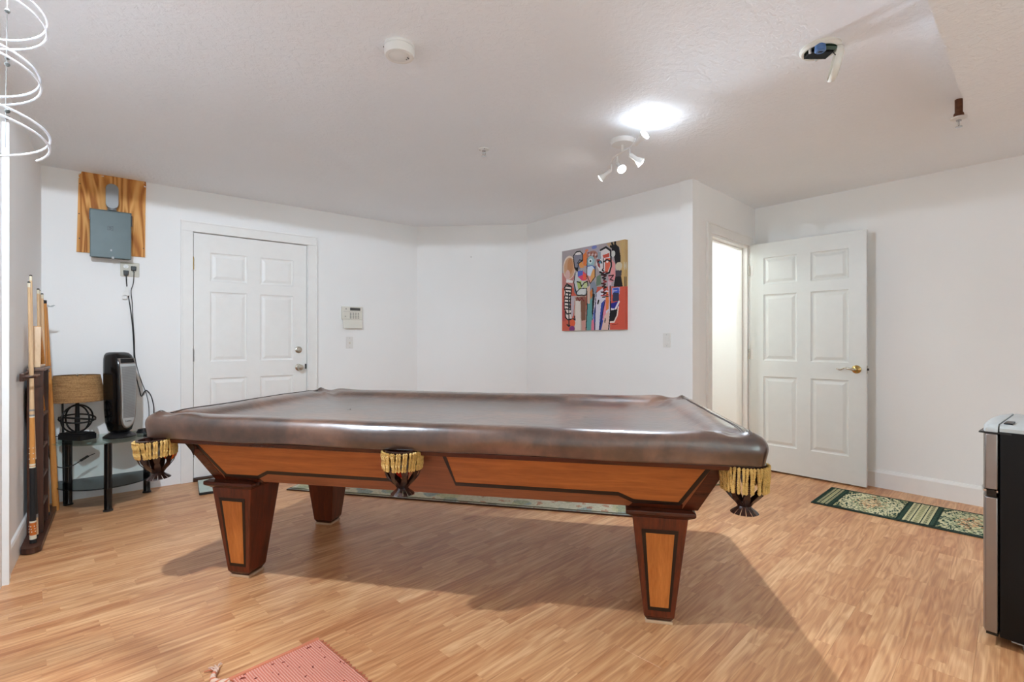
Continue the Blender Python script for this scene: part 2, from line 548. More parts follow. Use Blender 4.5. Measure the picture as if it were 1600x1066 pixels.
def text_mesh(name, s, size, mat, parent, loc, rot, align='CENTER', extrude=0.0004):
    cu = bpy.data.curves.new(name, 'FONT')
    cu.body = s; cu.size = size; cu.align_x = align; cu.align_y = 'CENTER'; cu.extrude = extrude
    tmp = bpy.data.objects.new('tmp_text', cu); COL.objects.link(tmp)
    dg = bpy.context.evaluated_depsgraph_get()
    me = bpy.data.meshes.new_from_object(tmp.evaluated_get(dg))
    bpy.data.objects.remove(tmp); bpy.data.curves.remove(cu)
    me.name = name; me.materials.clear(); me.materials.append(MAT[mat])
    o = bpy.data.objects.new(name, me); COL.objects.link(o)
    o.parent = parent; o.location = loc; o.rotation_euler = rot
    return o

# ================================================================== THE ROOM
H = 2.405
YA = 4.85                      # wall with the closed door
XC = 3.51                      # wall with the painting
XD = 4.77                      # wall behind the open door
PF0, PF1 = (-0.312, YA), (-0.486, -1.6)
PA1 = (2.674, YA); PB1 = (XC, 3.997); PC1 = (XC, 2.07); PE1 = (XD, 2.17)

def wall(name, p0, p1, side, label, hole=None, ext0=0.0, ext1=0.0, mat='wall', h=H):
    """box wall from p0 to p1, thick 0.1 to the given side (+1 = left of the direction); hole=(s0,s1,z1)"""
    d = Vector((p1[0] - p0[0], p1[1] - p0[1])); L = d.length; a = math.atan2(d.y, d.x)
    y0, y1 = (0, 0.1) if side > 0 else (-0.1, 0)
    m = MB()
    if hole:
        s0, s1, z1 = hole
        m.box(-ext0, s0, y0, y1, 0, h); m.box(s1, L + ext1, y0, y1, 0, h); m.box(s0, s1, y0, y1, z1, h)
    else:
        m.box(-ext0, L + ext1, y0, y1, 0, h)
    o = m.build(name, mat, None, None, 0, (p0[0], p0[1], 0), (0, 0, a))
    return tag(o, label, 'wall', None, 'structure')

DA0, DA1, DAT = 0.606, 1.509, 2.058          # closed door leaf on wall A
wall('wall_back_left', PF0, PA1, 1, 'white textured wall around the closed six-panel door', (DA0 - 0.004 - PF0[0], DA1 + 0.004 - PF0[0], DAT + 0.004), 0.1, 0.0)
wall('wall_back', PA1, PB1, 1, 'short angled white wall between closed door wall and painting wall', None, 0.04, 0.04)
wall('wall_back_right', PB1, PC1, 1, 'white wall where the colourful painting hangs')
E0, E1, ET = 0.315, 1.095, 2.03              # opening along the doorway wall
wall('wall_doorway', PC1, PE1, 1, 'narrow white wall with the open doorway', (E0, E1, ET), 0.0, 0.0)
wall('wall_right', (XD, 3.6), (XD, -1.6), 1, 'white wall behind the open door and small fridge')
WX0, WX1, WZ0, WZ1 = -0.25, 1.65, 0.75, 2.12      # unseen window added in the near wall for soft fill light
m = MB()
m.box(-0.6, WX0, -1.7, -1.6, 0, H); m.box(WX1, XD, -1.7, -1.6, 0, H); m.box(WX0, WX1, -1.7, -1.6, 0, WZ0); m.box(WX0, WX1, -1.7, -1.6, WZ1, H)
tag(m.build('wall_front', 'wall'), 'white wall with an added fill-light window on the near side of the room', 'wall', None, 'structure')
wn = thing('fill_window_1', 'added white framed window giving soft fill light behind the viewer', 'window', ((WX0 + WX1) / 2, -1.65, WZ0), 0, None, 'structure')
WW, WH = WX1 - WX0, WZ1 - WZ0
m = box(-WW / 2, -WW / 2 + 0.05, -0.04, 0.04, 0, WH); m.box(WW / 2 - 0.05, WW / 2, -0.04, 0.04, 0, WH); m.box(-WW / 2 + 0.05, WW / 2 - 0.05, -0.04, 0.04, 0, 0.05); m.box(-WW / 2 + 0.05, WW / 2 - 0.05, -0.04, 0.04, WH - 0.05, WH)
m.build('window_frame', 'trim', wn)
box(-0.025, 0.025, -0.03, 0.03, 0.05, WH - 0.05).build('mullion', 'trim', wn)
for x0, x1 in ((-WW / 2 + 0.05, -0.025), (0.025, WW / 2 - 0.05)):
    box(x0, x1, -0.003, 0.003, 0.05, WH - 0.05).build('pane', 'glass', wn)
box(-WW / 2 - 0.04, WW / 2 + 0.04, 0.041, 0.10, -0.03, 0.0).build('sill', 'trim', wn)
ld = bpy.data.lights.new('fill_window_portal', 'AREA'); ld.shape = 'RECTANGLE'; ld.size = WW; ld.size_y = WH; ld.cycles.is_portal = True  # guides the sky fill through the added window
lo = bpy.data.objects.new('fill_window_portal', ld); COL.objects.link(lo); lo.parent = wn; lo.location = (0, -0.06, WH / 2); lo.rotation_euler = (PI / 2, 0, PI)
wall('wall_left', (-0.486, -1.6), PF0, 1, 'white wall at left behind the cue rack')
wall('wall_hall', (3.56, 3.4), (XD, 3.4), 1, 'bright white end wall of the side hall')
tag(box(-0.7, 4.95, -1.75, 5.05, H, H + 0.1).build('ceiling', 'ceiling'), 'off-white knockdown textured ceiling', 'ceiling', None, 'structure')
tag(MB().prism([(-0.45, 0.23), (3.444, 0.452), (3.50, -1.6), (-0.48, -1.6)], lambda a, b, d: (a, b, d), 2.2, H + 0.002).build('trim_1', 'ceiling'), 'boxed-in white soffit dropping below the ceiling at right', 'soffit', None, 'structure')

fl = tag(box(-0.7, 4.95, -1.75, 5.05, -0.06, -0.011).build('floor', 'subfloor'), 'light brown wood-look laminate floor of long planks', 'floor', None, 'structure')
PW, PL = 0.193, 1.285
plank_cache = {}
def plank(x0, x1, yc):
    L = round(x1 - x0, 3)
    if L not in plank_cache:
        m = MB()
        a, b, e = L / 2 - 0.0001, PW / 2 - 0.0001, 0.0004
        m.loft([[(-a, -b, -0.010), (a, -b, -0.010), (a, b, -0.010), (-a, b, -0.010)],
                [(-a, -b, -e), (a, -b, -e), (a, b, -e), (-a, b, -e)],
                [(-a + e, -b + e, 0), (a - e, -b + e, 0), (a - e, b - e, 0), (-a + e, b - e, 0)]])
        plank_cache[L] = m.mesh('plank', MAT['floor'])
    o = bpy.data.objects.new('plank', plank_cache[L])
    COL.objects.link(o); o.parent = fl
    o.location = ((x0 + x1) / 2, yc, 0)
    return o
PA = math.radians(5.0)                    # the planks run a little off the wall line
pc_, ps_ = math.cos(PA), math.sin(PA)
def in_room(x, y):
    return -0.75 < x < XD + 0.25 and -1.85 < y < YA + 0.2 and x + y < PB1[0] + PB1[1] + 0.35 and not (x > XC + 0.4 and y > 3.6)
row = 0
y = -2.3
while y < 5.4:
    x = -1.6 - PL * ((row * 0.382) % 1.0)
    while x < 5.6:
        n_in = 0
        for k in range(9):
            q = x + PL * (k + 0.5) / 9
            if in_room(q * pc_ - y * ps_, q * ps_ + y * pc_): n_in += 1
        if n_in:
            o = plank(x, x + PL, y)
            cx = x + PL / 2
            o.location = (cx * pc_ - y * ps_, cx * ps_ + y * pc_, 0); o.rotation_euler = (0, 0, PA)
        x += PL
    y += PW; row += 1

# baseboards
m = MB()
for y0, y1, in ((-1.6, 2.1),):
    m.prism([(0, 0), (0.014, 0), (0.014, 0.118), (0.011, 0.128), (0.006, 0.138), (0.0, 0.142)], lambda a, b, d: (XD - a, d, b), y0, y1)
tag(m.build('baseboard_right', 'trim'), 'white baseboard along the wall behind the rug and fridge', 'baseboard', None, 'structure')
m = MB()
dF = Vector((PF0[0] - PF1[0], PF0[1] - PF1[1])); LF = dF.length; aF = math.atan2(dF.y, dF.x)
def fpt(s, Y, z):
    """point s metres off the left wall at room depth Y"""
    return (PF0[0] + (Y - PF0[1]) * (PF0[0] - PF1[0]) / (PF0[1] - PF1[1]) + s, Y, z)
m.prism([(0, 0), (0.012, 0), (0.012, 0.118), (0.008, 0.132), (0.0, 0.138)], lambda a, b, d: fpt(a, d, b), 3.47, 4.84)
tag(m.build('baseboard_left', 'trim'), 'white baseboard running behind the cue rack', 'baseboard', None, 'structure')
m = MB()
m.prism([(0, 0), (0.018, 0), (0.018, 2.2), (0.0, 2.2)], lambda a, b, d: fpt(a, d, b), 3.375, 3.455)
m.prism([(0, 0), (0.024, 0), (0.024, 2.2), (0.0, 2.2)], lambda a, b, d: fpt(a, d, b), 3.36, 3.385)
tag(m.build('trim_2', 'trim'), 'white door casing at the left edge of view', 'door casing', None, 'structure')

# ------------------------------------------------------------------ doors
def panel_mesh(x0, x1, z0, z1, y=0.0, s=1):
    """recess moulding plus raised field; face at y looking towards -y*s"""
    def ring(i, d): return [(x0 + i, y + s * d, z0 + i), (x1 - i, y + s * d, z0 + i), (x1 - i, y + s * d, z1 - i), (x0 + i, y + s * d, z1 - i)]
    return MB().loft([ring(0, 0), ring(0.006, 0.007), ring(0.014, 0.009), ring(0.018, 0.009), ring(0.040, 0.002), ring(0.044, 0.0015)], True, False, True)

def door_leaf(root, w, h, t=0.035, z0=0.0, both=False, mt='door'):
    st, mu = 0.118, 0.105
    xs = [(st, (w - mu) / 2), ((w + mu) / 2, w - st)]
    zs = [(0.235, 0.845), (0.985, 1.575), (1.665, 1.905)]
    m = MB()
    xcuts = [0, xs[0][0], xs[0][1], xs[1][0], xs[1][1], w]
    m.box(0, w, 0.0115, t - 0.0115, z0, h)
    for y0, y1 in ((0.0, 0.012), (t - 0.012, t)):
        m.box(0, xs[0][0], y0, y1, z0, h); m.box(xs[1][1], w, y0, y1, z0, h)
        zz = [z0, zs[0][0], zs[0][1], zs[1][0], zs[1][1], zs[2][0], zs[2][1], h]
        for i in range(0, 8, 2): m.box(xs[0][0], xs[1][1], y0, y1, zz[i], zz[i + 1])
        for a, b in zs: m.box(xs[0][1], xs[1][0], y0, y1, a, b)
    m.build('leaf', mt, root)
    for a, b in xs:
        for c, d in zs:
            panel_mesh(a, b, c, d).build('panel', mt, root)
            if both: panel_mesh(a, b, c, d, t, -1).build('panel', mt, root)

d1 = thing('door_1', 'closed white six-panel door with knob and deadbolt in left wall', 'door', (DA0, YA + 0.012, 0), 0, None, 'structure')
door_leaf(d1, DA1 - DA0, DAT - 0.002, z0=0.028)
kx = 1.437 - DA0
MB().lathe([(0.001, 0.0), (0.032, 0.0), (0.031, 0.006), (0.014, 0.012), (0.012, 0.035), (0.026, 0.045), (0.029, 0.058), (0.022, 0.070), (0.001, 0.072)], 24, (kx, 0, 0.915), True, 'y').build('knob', 'nickel', d1, 40)
MB().lathe([(0.001, 0.0), (0.032, 0.0), (0.030, 0.008), (0.020, 0.012), (0.018, 0.02), (0.001, 0.021)], 24, (kx, 0, 1.078), True, 'y').build('deadbolt', 'nickel', d1, 40)
box(kx + 0.058, kx + 0.070, -0.006, 0.02, 0.90, 0.945).build('latch', 'blackmetal', d1)
for z, mt in ((1.80, 'brass'), (1.04, 'greymetal'), (0.25, 'greymetal')):
    hg = MB().lathe([(0.008, -0.05), (0.008, 0.05)], 10, (-0.006, -0.010, z)).build('hinge', mt, d1, 40)
    MB().lathe([(0.004, 0.05), (0.006, 0.054), (0.001, 0.060)], 8, (-0.006, -0.010, z)).build('hinge_pin', mt, hg, 40)
box(-0.006, DA1 - DA0 + 0.006, -0.035, 0.09, 0.0, 0.024).build('sill', 'bronze', d1)
box(-0.02, DA1 - DA0 + 0.02, 0.089, 0.12, 0.0, DAT + 0.05).build('leak_backing', 'rubber', d1)  # dark backing added to block outside light leaking round the leaf

def casing(name, label, length, top, w, origin, rz, dep=0.016, jamb=0.10):
    """casing boards around an opening of given length: local x along wall, front towards -y"""
    r = thing(name, label, 'door casing', origin, rz, None, 'structure')
    e = 0.012
    for x0, x1 in ((-w, -0.004), (length + 0.004, length + w)):
        m = box(x0, x1, -dep, 0.0, 0, top + 0.0035); m.box(x0 if x0 < 0 else x1 - e, x0 + e if x0 < 0 else x1, -dep - 0.005, -dep - 0.0001, 0, top + 0.0035)
        m.build('side_casing', 'trim', r, None, 0.002)
    m = box(-w, length + w, -dep, 0.0, top + 0.004, top + w); m.box(-w, length + w, -dep - 0.005, -dep - 0.0001, top + w - e, top + w); m.box(-w, -w + e, -dep - 0.005, -dep - 0.0001, top + 0.004, top + w - e - 0.0002); m.box(length + w - e, length + w, -dep - 0.005, -dep - 0.0001, top + 0.004, top + w - e - 0.0002)
    m.build('head_casing', 'trim', r, None, 0.002)
    if jamb:
        m = box(-0.004, 0.016, 0, jamb, 0, top); m.box(length - 0.016, length + 0.004, 0, jamb, 0, top); m.box(0, length, 0, jamb, top - 0.016, top + 0.004)
        m.box(0.016, 0.03, 0.045, 0.08, 0, top - 0.016); m.box(length - 0.03, length - 0.016, 0.045, 0.08, 0, top - 0.016); m.box(0.016, length - 0.016, 0.045, 0.08, top - 0.03, top - 0.016)
        m.build('jamb', 'trim', r, None, 0.002)
    return r
casing('trim_3', 'white casing around the closed door', DA1 - DA0 + 0.008, DAT, 0.088, (DA0 - 0.004, YA, 0), 0, jamb=0)
aE = math.atan2(PE1[1] - PC1[1], PE1[0] - PC1[0])
casing('trim_4', 'white casing around the open doorway', E1 - E0, ET, 0.085, (PC1[0] + E0 * math.cos(aE), PC1[1] + E0 * math.sin(aE), 0), aE)

# open door, swung into the room
hx, hy = PC1[0] + (E1 - 0.012) * math.cos(aE), PC1[1] + (E1 - 0.012) * math.sin(aE) - 0.022
fx, fy = 4.628, 1.245
aD = math.atan2(fy - hy, fx - hx)
d2 = thing('door_2', 'white six-panel door standing wide open into the room', 'door', (hx, hy, 0), aD, None, 'structure')
WD = math.hypot(fx - hx, fy - hy)
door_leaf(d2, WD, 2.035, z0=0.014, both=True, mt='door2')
lv = MB().lathe([(0.001, 0.0), (0.033, 0.0), (0.032, 0.008), (0.02, 0.014), (0.012, 0.02), (0.012, 0.045), (0.001, 0.046)], 24, (WD - 0.065, 0, 0.935), True, 'y').build('rose', 'brass', d2, 40)
MB().tube(spline([(WD - 0.065, -0.042, 0.935), (WD - 0.09, -0.05, 0.937), (WD - 0.13, -0.05, 0.945), (WD - 0.165, -0.048, 0.932), (WD - 0.19, -0.046, 0.938)], 6), [0.009] * 12 + [0.006] * 13, 8).build('lever', 'nickel', lv, 60)
MB().tube(spline([(WD - 0.065, 0.035 + 0.042, 0.935), (WD - 0.09, 0.035 + 0.05, 0.937), (WD - 0.13, 0.035 + 0.05, 0.945), (WD - 0.17, 0.035 + 0.048, 0.935)], 6), 0.008, 8).build('lever', 'nickel', lv, 60)
box(WD, WD + 0.003, 0.006, 0.029, 0.905, 0.965).build('latch_plate', 'nickel', d2)
box(WD + 0.003, WD + 0.013, 0.011, 0.024, 0.928, 0.945).build('latch', 'blackmetal', d2)
for z in (1.80, 1.04, 0.25):
    MB().lathe([(0.007, -0.045), (0.007, 0.045)], 10, (-0.005, -0.004, z)).build('hinge', 'nickel', d2, 40)
    box(0.0, 0.028, -0.002, 0.0, z - 0.045, z + 0.045).build('hinge_leaf', 'white', d2)

# ------------------------------------------------------------------ side hall lamp
hl = thing('ceiling_lamp', 'round ceiling lamp lighting the side hall beyond the doorway', 'lamp', (4.05, 2.85, H))
MB().lathe([(0.001, 0), (0.11, 0), (0.115, -0.02), (0.1, -0.03)], 24).build('lamp_base', 'fixture', hl, 40)
MB().lathe([(0.1, -0.03), (0.098, -0.06), (0.07, -0.09), (0.001, -0.1)], 24).build('lamp_glass', 'bulb', hl, 60)
ld = bpy.data.lights.new('hall_light', 'POINT'); ld.energy = HALL_WATTS; ld.shadow_soft_size = 0.08; ld.color = (0.82, 0.97, 0.93)
lo = bpy.data.objects.new('hall_light', ld); COL.objects.link(lo); lo.parent = hl; lo.location = (0, 0, -0.2)

# ================================================================== TRACK LIGHTS
def track_light(name, label, loc, rz):
    """ceiling fixture with a canopy, a bar and four spot heads; local x along the bar"""
    r = thing(name, label, 'ceiling light', loc, rz)
    MB().lathe([(0.001, 0), (0.072, 0), (0.074, -0.012), (0.066, -0.028), (0.001, -0.032)], 32).build('canopy', 'fixture', r, 40)
    MB().lathe([(0.008, -0.03), (0.008, -0.072)], 12).build('stem', 'fixture', r, 40)
    bar = spline([(-0.21, 0.02, -0.078), (-0.1, -0.012, -0.076), (0, 0, -0.075), (0.1, 0.012, -0.076), (0.21, -0.02, -0.078)], 6)
    MB().tube(bar, 0.006, 8).build('bar', 'fixture', r, 60)
    back = Matrix.Rotation(-rz, 3, 'Z')
    for (hx_, hy_), (aim, watts, beam) in zip(((-0.20, 0.02), (-0.06, -0.005), (0.08, 0.01), (0.20, -0.02)), SPOT_HEADS):
        a = (back @ Vector(aim)).normalized()
        p = Vector((hx_, hy_, -0.078)) + Vector((0, 0, -0.04 if aim[2] < 0 else -0.03))
        h = MB().tube([(hx_, hy_, -0.078), tuple(p), tuple(p + a * 0.015)], 0.0055, 8).build('spot_head', 'fixture', r, 60)
        q = a.to_track_quat('Z', 'Y').to_matrix()
        prof = [(0.010, 0.0), (0.013, 0.005), (0.014, 0.045), (0.030, 0.085), (0.0275, 0.085), (0.012, 0.048), (0.001, 0.046)]
        mb = MB().lathe(prof, 20); mb.v = [tuple(p + q @ Vector(v)) for v in mb.v]
        mb.build('shade', 'fixture', h, 50)
        mb = MB().lathe([(0.012, 0.05), (0.024, 0.078), (0.022, 0.088), (0.001, 0.094)], 16); mb.v = [tuple(p + q @ Vector(v)) for v in mb.v]
        mb.build('bulb', 'bulb', h, 60)
        ld = bpy.data.lights.new('spot_bulb_light', 'SPOT' if beam else 'POINT'); ld.energy = watts; ld.shadow_soft_size = 0.022; ld.color = LAMP_COLOR
        if beam: ld.spot_size = math.radians(beam); ld.spot_blend = 0.7
        lo = bpy.data.objects.new('spot_bulb_light', ld); COL.objects.link(lo); lo.parent = h; lo.location = p + a * 0.105
        lo.rotation_euler = a.to_track_quat('-Z', 'Y').to_euler()
    return r
track_light('track_light', 'white four-head spot fixture lit on the ceiling in front of the painting', (2.50, 1.95, H), math.radians(-116))
# twisted acrylic strands; the unseen lamp above them is added, sited from shadows
orn = thing('spiral_pendant', 'clear twisted acrylic spirals hanging at the top left corner under an unseen added lamp', 'ceiling light', (-0.215, 2.12, 0))
MB().lathe([(0.001, H), (0.085, H), (0.084, H - 0.014), (0.074, H - 0.016), (0.068, H - 0.006)], 32).build('canopy', 'fixture', orn, 40)
MB().lathe([(0.050, H - 0.006), (0.046, H - 0.018), (0.030, H - 0.027), (0.001, H - 0.031)], 32).build('diffuser', 'dimbulb', orn, 60)
ld = bpy.data.lights.new('pendant_light', 'SPOT'); ld.energy = PENDANT_WATTS; ld.color = LAMP_COLOR
ld.spot_size = math.radians(177); ld.spot_blend = 0.02; ld.shadow_soft_size = 0.03
lo = bpy.data.objects.new('pendant_light', ld); COL.objects.link(lo); lo.parent = orn; lo.location = (0, 0, H - 0.066)
ld = bpy.data.lights.new('pendant_downlight', 'AREA'); ld.shape = 'DISK'; ld.size = 0.07; ld.energy = PENDANT_DOWN; ld.color = LAMP_COLOR  # second light added to the same lamp to brighten the floor
lo = bpy.data.objects.new('pendant_downlight', ld); COL.objects.link(lo); lo.parent = orn; lo.location = (0, 0, H - 0.034)
m = MB()
rings = []
for z in (H - 0.165, H - 0.001):
    rings.append([(0.082 * math.cos(t), 0.082 * math.sin(t), z) for t in [math.radians(105 + 150 * i / 20) for i in range(21)]] + [(0.079 * math.cos(t), 0.079 * math.sin(t), z) for t in [math.radians(255 - 150 * i / 20) for i in range(21)]])
m.loft(rings)
m.build('wall_shield', 'blackmetal', orn, 40)  # unseen baffle added to keep the lamp's light off the left wall
MB().tube([(0.07, 0, H - 0.012), (0.055, 0, H - 0.11), (0.004, 0, H - 0.2), (0, 0, 1.74)], 0.0012, 6).build('hanging_thread', 'greyplastic', orn)
for ph in (0.9, 0.9 + PI * 0.30):
    path = []; n = 170
    for i in range(n + 1):
        t = i / n; a = ph - 2 * PI * 2.9 * t
        r = 0.090 - 0.010 * t + 0.010 * math.sin(a * 0.5 + ph)
        path.append((r * math.cos(a), r * math.sin(a), 1.735 + 0.52 * t))
    rr = [0.0034 - 0.0010 * i / n for i in range(n + 1)]
    MB().tube(path, rr, 8).build('spiral_strand', 'ornament', orn, 60)
for z in (1.83, 1.85, 1.99, 2.01, 2.15): MB().sphere((0.004, 0, z), 0.007, 10, 6).build('bead', 'lcd', orn, 60)

# ================================================================== POOL TABLE
TC = (1.464, 2.224); TA = math.radians(-51.34)
pt = thing('pool_table', 'wooden pool table with tapered legs, black inlay and fringed pockets', 'pool table', (TC[0], TC[1], 0), TA)
ZA0, ZA1 = 0.492, 0.700
UO = 0.032
AT, AB = (1.203, 0.555), (1.107, 0.455)        # apron half sizes at top, bottom
MB().frustum(AB[0], AB[1], ZA0, AT[0], AT[1], ZA1, (UO, 0), (UO, 0)).build('apron', 'apronwood', pt, None, 0.003)
m = MB()
m.frustum(1.262, 0.628, ZA1 - 0.004, 1.268, 0.634, 0.716, (0.018, 0), (0.018, 0))
m.box(-1.215, 1.245, -0.607, 0.607, 0.715, 0.752)
m.build('rail', 'mahogany', pt, None, 0.003)
def apl(sgn):
    """maps (u, t) on the long apron face to 3d; d = height above the face"""
    nrm = Vector((0, -(ZA1 - ZA0), -(AT[1] - AB[1]))).normalized()
    def fn(u, t, d):
        v = AB[1] + (AT[1] - AB[1]) * t
        p = Vector((UO + u, -v, ZA0 + (ZA1 - ZA0) * t)) + nrm * d
        return (p.x, p.y * sgn, p.z)
    return fn
def offset_line(pts, wd):
    """thin closed strip polygon along an open polyline"""
    L, R = [], []
    for i, p in enumerate(pts):
        a = Vector(pts[max(i - 1, 0)]); b = Vector(pts[min(i + 1, len(pts) - 1)])
        t = b - a; t = Vector((t.x, t.y * 0.21)).normalized(); nn = Vector((-t.y, t.x / 0.21)) * wd / 2
        L.append((p[0] + nn.x, p[1] + nn.y)); R.append((p[0] - nn.x, p[1] - nn.y))
    return L, R
for sgn in (1, -1):
    fn = apl(sgn)
    for k in (-1, 1):
        pan = [(0.085, 0.985), (0.118, 0.27), (0.80, 0.27), (0.86, 0.13), (1.035, 0.13), (1.140, 0.985)]
        m = MB().prism([(k * a, b) for a, b in pan], fn, -0.001, 0.002)
        pn = m.build('apron_panel', 'panelwood', pt)
        m = MB(); ln = pan
        L, R = offset_line([(k * a, b) for a, b in ln], 0.017)
        for i in range(len(ln) - 1):
            m.prism([L[i], L[i + 1], R[i + 1], R[i]], fn, -0.001, 0.0032)
        m.build('inlay_stripe', 'inlay', pn)
        # dark end of the apron outside the stripe
        m = MB().prism([(k * 1.047, 0.0), (k * 1.106, 0.0), (k * 1.201, 0.99), (k * 1.152, 0.99)], fn, -0.001, 0.0022)
        m.build('end_trim', 'mahogany', pt)
        m = MB().prism([(k * 0.84, 0.0), (k * 1.047, 0.0), (k * 1.048, 0.115), (k * 0.862, 0.115)], fn, -0.001, 0.0015)
        m.build('end_trim', 'mahogany', pt)
# legs
def make_leg():
    lg = MB().frustum(0.060, 0.060, 0.030, 0.108, 0.108, 0.455).build('leg', 'mahogany_v', pt, None, 0.004)
    m = MB(); m.frustum(0.108, 0.108, 0.452, 0.134, 0.134, 0.470); m.box(-0.134, 0.134, -0.134, 0.134, 0.470, 0.486); m.frustum(0.134, 0.134, 0.486, 0.116, 0.112, 0.4935)
    m.build('leg_cap', 'mahogany', lg, None, 0.003)
    m = MB(); m.frustum(0.047, 0.047, 0.012, 0.059, 0.059, 0.031)
    m.build('foot', 'mahogany', lg, None, 0.002)
    box(-0.054, 0.054, -0.054, 0.054, 0.0, 0.012).build('coaster', 'coaster', lg, None, 0.002)
    for s in (1,):
        def fn(a, b, d, s=s):
            z = 0.030 + b * 0.425; hw = 0.060 + 0.048 * b
            return (a * hw, -s * (hw + d), z)
        MB().prism([(-0.70, 0.070), (0.70, 0.070), (0.70, 0.880), (-0.70, 0.880)], fn, -0.002, 0.0015).build('leg_inlay', 'inlay', lg)
        MB().prism([(-0.55, 0.108), (0.55, 0.108), (0.55, 0.843), (-0.55, 0.843)], fn, -0.002, 0.0028).build('leg_panel', 'legpanel', lg)
    return lg
lg = make_leg()
for i, (u, v) in enumerate(((-0.985, -0.352), (0.995, -0.352), (-0.985, 0.365), (0.995, 0.365))):
    o = lg if i == 0 else copy_tree(lg, pt)
    o.location = (u, v, 0)
    if v > 0: o.rotation_euler = (0, 0, PI)
# pockets
def make_pocket(drop):
    ztop = 0.708
    pr = [(0.0, 0.064), (0.03, 0.072), (0.07, 0.074), (0.10, 0.064), (0.125, 0.042), (0.142, 0.023), (0.150, 0.020), (0.160, 0.030), (0.172, 0.047)]
    def rad(d):
        for (a, r0), (b, r1) in zip(pr[:-1], pr[1:]):
            if d <= b: return r0 + (r1 - r0) * (d - a) / (b - a)
        return pr[-1][1]
    m = MB()
    for k in range(9):
        for tw in (0.55, -0.55):
            rings = []
            for i in range(13):
                d = 0.148 * i / 12; a = 2 * PI * k / 9 + tw * i / 12; r = rad(d)
                t = Vector((-math.sin(a), math.cos(a), 0)); n = Vector((math.cos(a), math.sin(a), 0))
                c = n * r + Vector((0, 0, ztop - d)); wd = 0.0066 + 0.002 * math.sin(PI * i / 12)
                rings.append([c - t * wd + n * 0.002, c + t * wd + n * 0.002, c + t * wd - n * 0.002, c - t * wd - n * 0.002])
            m.loft(rings)
    pk = m.build('pocket_net', 'netleather', pt, 60)
    MB().lathe([(0.068, ztop - 0.012), (0.073, ztop - 0.006), (0.073, ztop + 0.010), (0.064, ztop + 0.010), (0.062, ztop - 0.006)], 24).build('pocket_ring', 'netleather', pk, 50)
    m = MB()
    m.lathe([(0.021, ztop - 0.138), (0.023, ztop - 0.146), (0.021, ztop - 0.152), (0.015, ztop - 0.146)], 16)
    for k in range(14):
        a = 2 * PI * k / 14; t = Vector((-math.sin(a), math.cos(a), 0)); n = Vector((math.cos(a), math.sin(a), 0))
        rings = []
        for i in range(5):
            d = 0.148 + 0.026 * i / 4; r = rad(d); wd = 0.18 * r + 0.0006
            c = n * r + Vector((0, 0, ztop - d))
            rings.append([c - t * wd + n * 0.001, c + t * wd + n * 0.001, c + t * wd - n * 0.001, c - t * wd - n * 0.001])
        m.loft(rings)
    m.build('pocket_tail', 'netleather', pk, 60)
    m = MB()
    n = 40
    for k in range(n):
        a = 2 * PI * k / n + random.uniform(-0.05, 0.05); lean = random.uniform(-0.10, 0.10); r0 = 0.082
        for ph in (0, PI):
            path = []
            for i in range(15):
                f = i / 14; aa = a + lean * f; rr = r0 - 0.004 * f + random.uniform(0, 0.0004)
                tw = ph + f * drop * 520
                t = Vector((-math.sin(aa), math.cos(aa), 0)); nn = Vector((math.cos(aa), math.sin(aa), 0))
                path.append(nn * (rr + 0.0030 * math.sin(tw)) + t * (0.0030 * math.cos(tw)) + Vector((0, 0, ztop + 0.004 - drop * f)))
            m.tube(path, 0.0043, 5)
    m.build('fringe', 'gold', pk, 60)
    return pk
pk = make_pocket(0.072)
for i, (u, v, rz) in enumerate(((-1.200, -0.590, 0.3), (-0.035, -0.615, 0.0), (1.282, -0.572, 0.8), (-1.2, 0.575, 2.0), (-0.01, 0.625, 3.0), (1.2, 0.575, 4.0))):
    o = pk if i == 0 else (make_pocket(0.092) if i == 2 else copy_tree(pk, pt))
    o.location = (u, v, 0); o.rotation_euler = (0, 0, rz)
    if i == 0: o.rotation_euler = (math.radians(2), math.radians(-4), rz)
# black pointed wedge by the left corner
m = MB()
m.prism([(-1.17, 0.70), (-1.10, 0.70), (-1.085, 0.67), (-1.09, 0.632), (-1.105, 0.66), (-1.135, 0.685)], lambda a, b, d: (a, d, b), -0.572, -0.567)
m.build('corner_wedge', 'netleather', pt)

def tpos(u, v, z):
    c, s = math.cos(TA), math.sin(TA)
    return (TC[0] + u * c - v * s, TC[1] + u * s + v * c, z)
def ball(mt, label, u, v, z):
    o = MB().sphere((0, 0, 0), 0.0286, 24, 14).build('pool_ball', mt, None, 60, 0, tpos(u, v, z))
    tag(o, label, 'pool ball', 'pool balls in the pockets')
ball('redball', 'red pool ball caught in the middle leather pocket', -0.035, -0.615, 0.628)
ball('orangeball', 'orange pool ball caught in the left corner leather pocket', -1.200, -0.590, 0.640)

# ------------------------------------------------------------------ cover
def rrect(a, b, rc, n=64):
    """rounded rectangle with the same number of points for every ring"""
    pts = []
    rc = min(rc, b * 0.9)
    L, W = 2 * (a - rc), 2 * (b - rc)
    nl, nw, nc = 110, 60, 14
    def seg(x0, y0, x1, y1, k):
        for i in range(k): pts.append((x0 + (x1 - x0) * i / k, y0 + (y1 - y0) * i / k))
    def arc(cx, cy, a0, k):
        for i in range(k):
            t = a0 + PI / 2 * i / k; pts.append((cx + rc * math.cos(t), cy + rc * math.sin(t)))
    seg(-a + rc, -b, a - rc, -b, nl); arc(a - rc, -b + rc, -PI / 2, nc)
    seg(a, -b + rc, a, b - rc, nw); arc(a - rc, b - rc, 0, nc)
    seg(a - rc, b, -a + rc, b, nl); arc(-a + rc, b - rc, PI / 2, nc)
    seg(-a, b - rc, -a, -b + rc, nw); arc(-a + rc, -b + rc, PI, nc)
    return pts
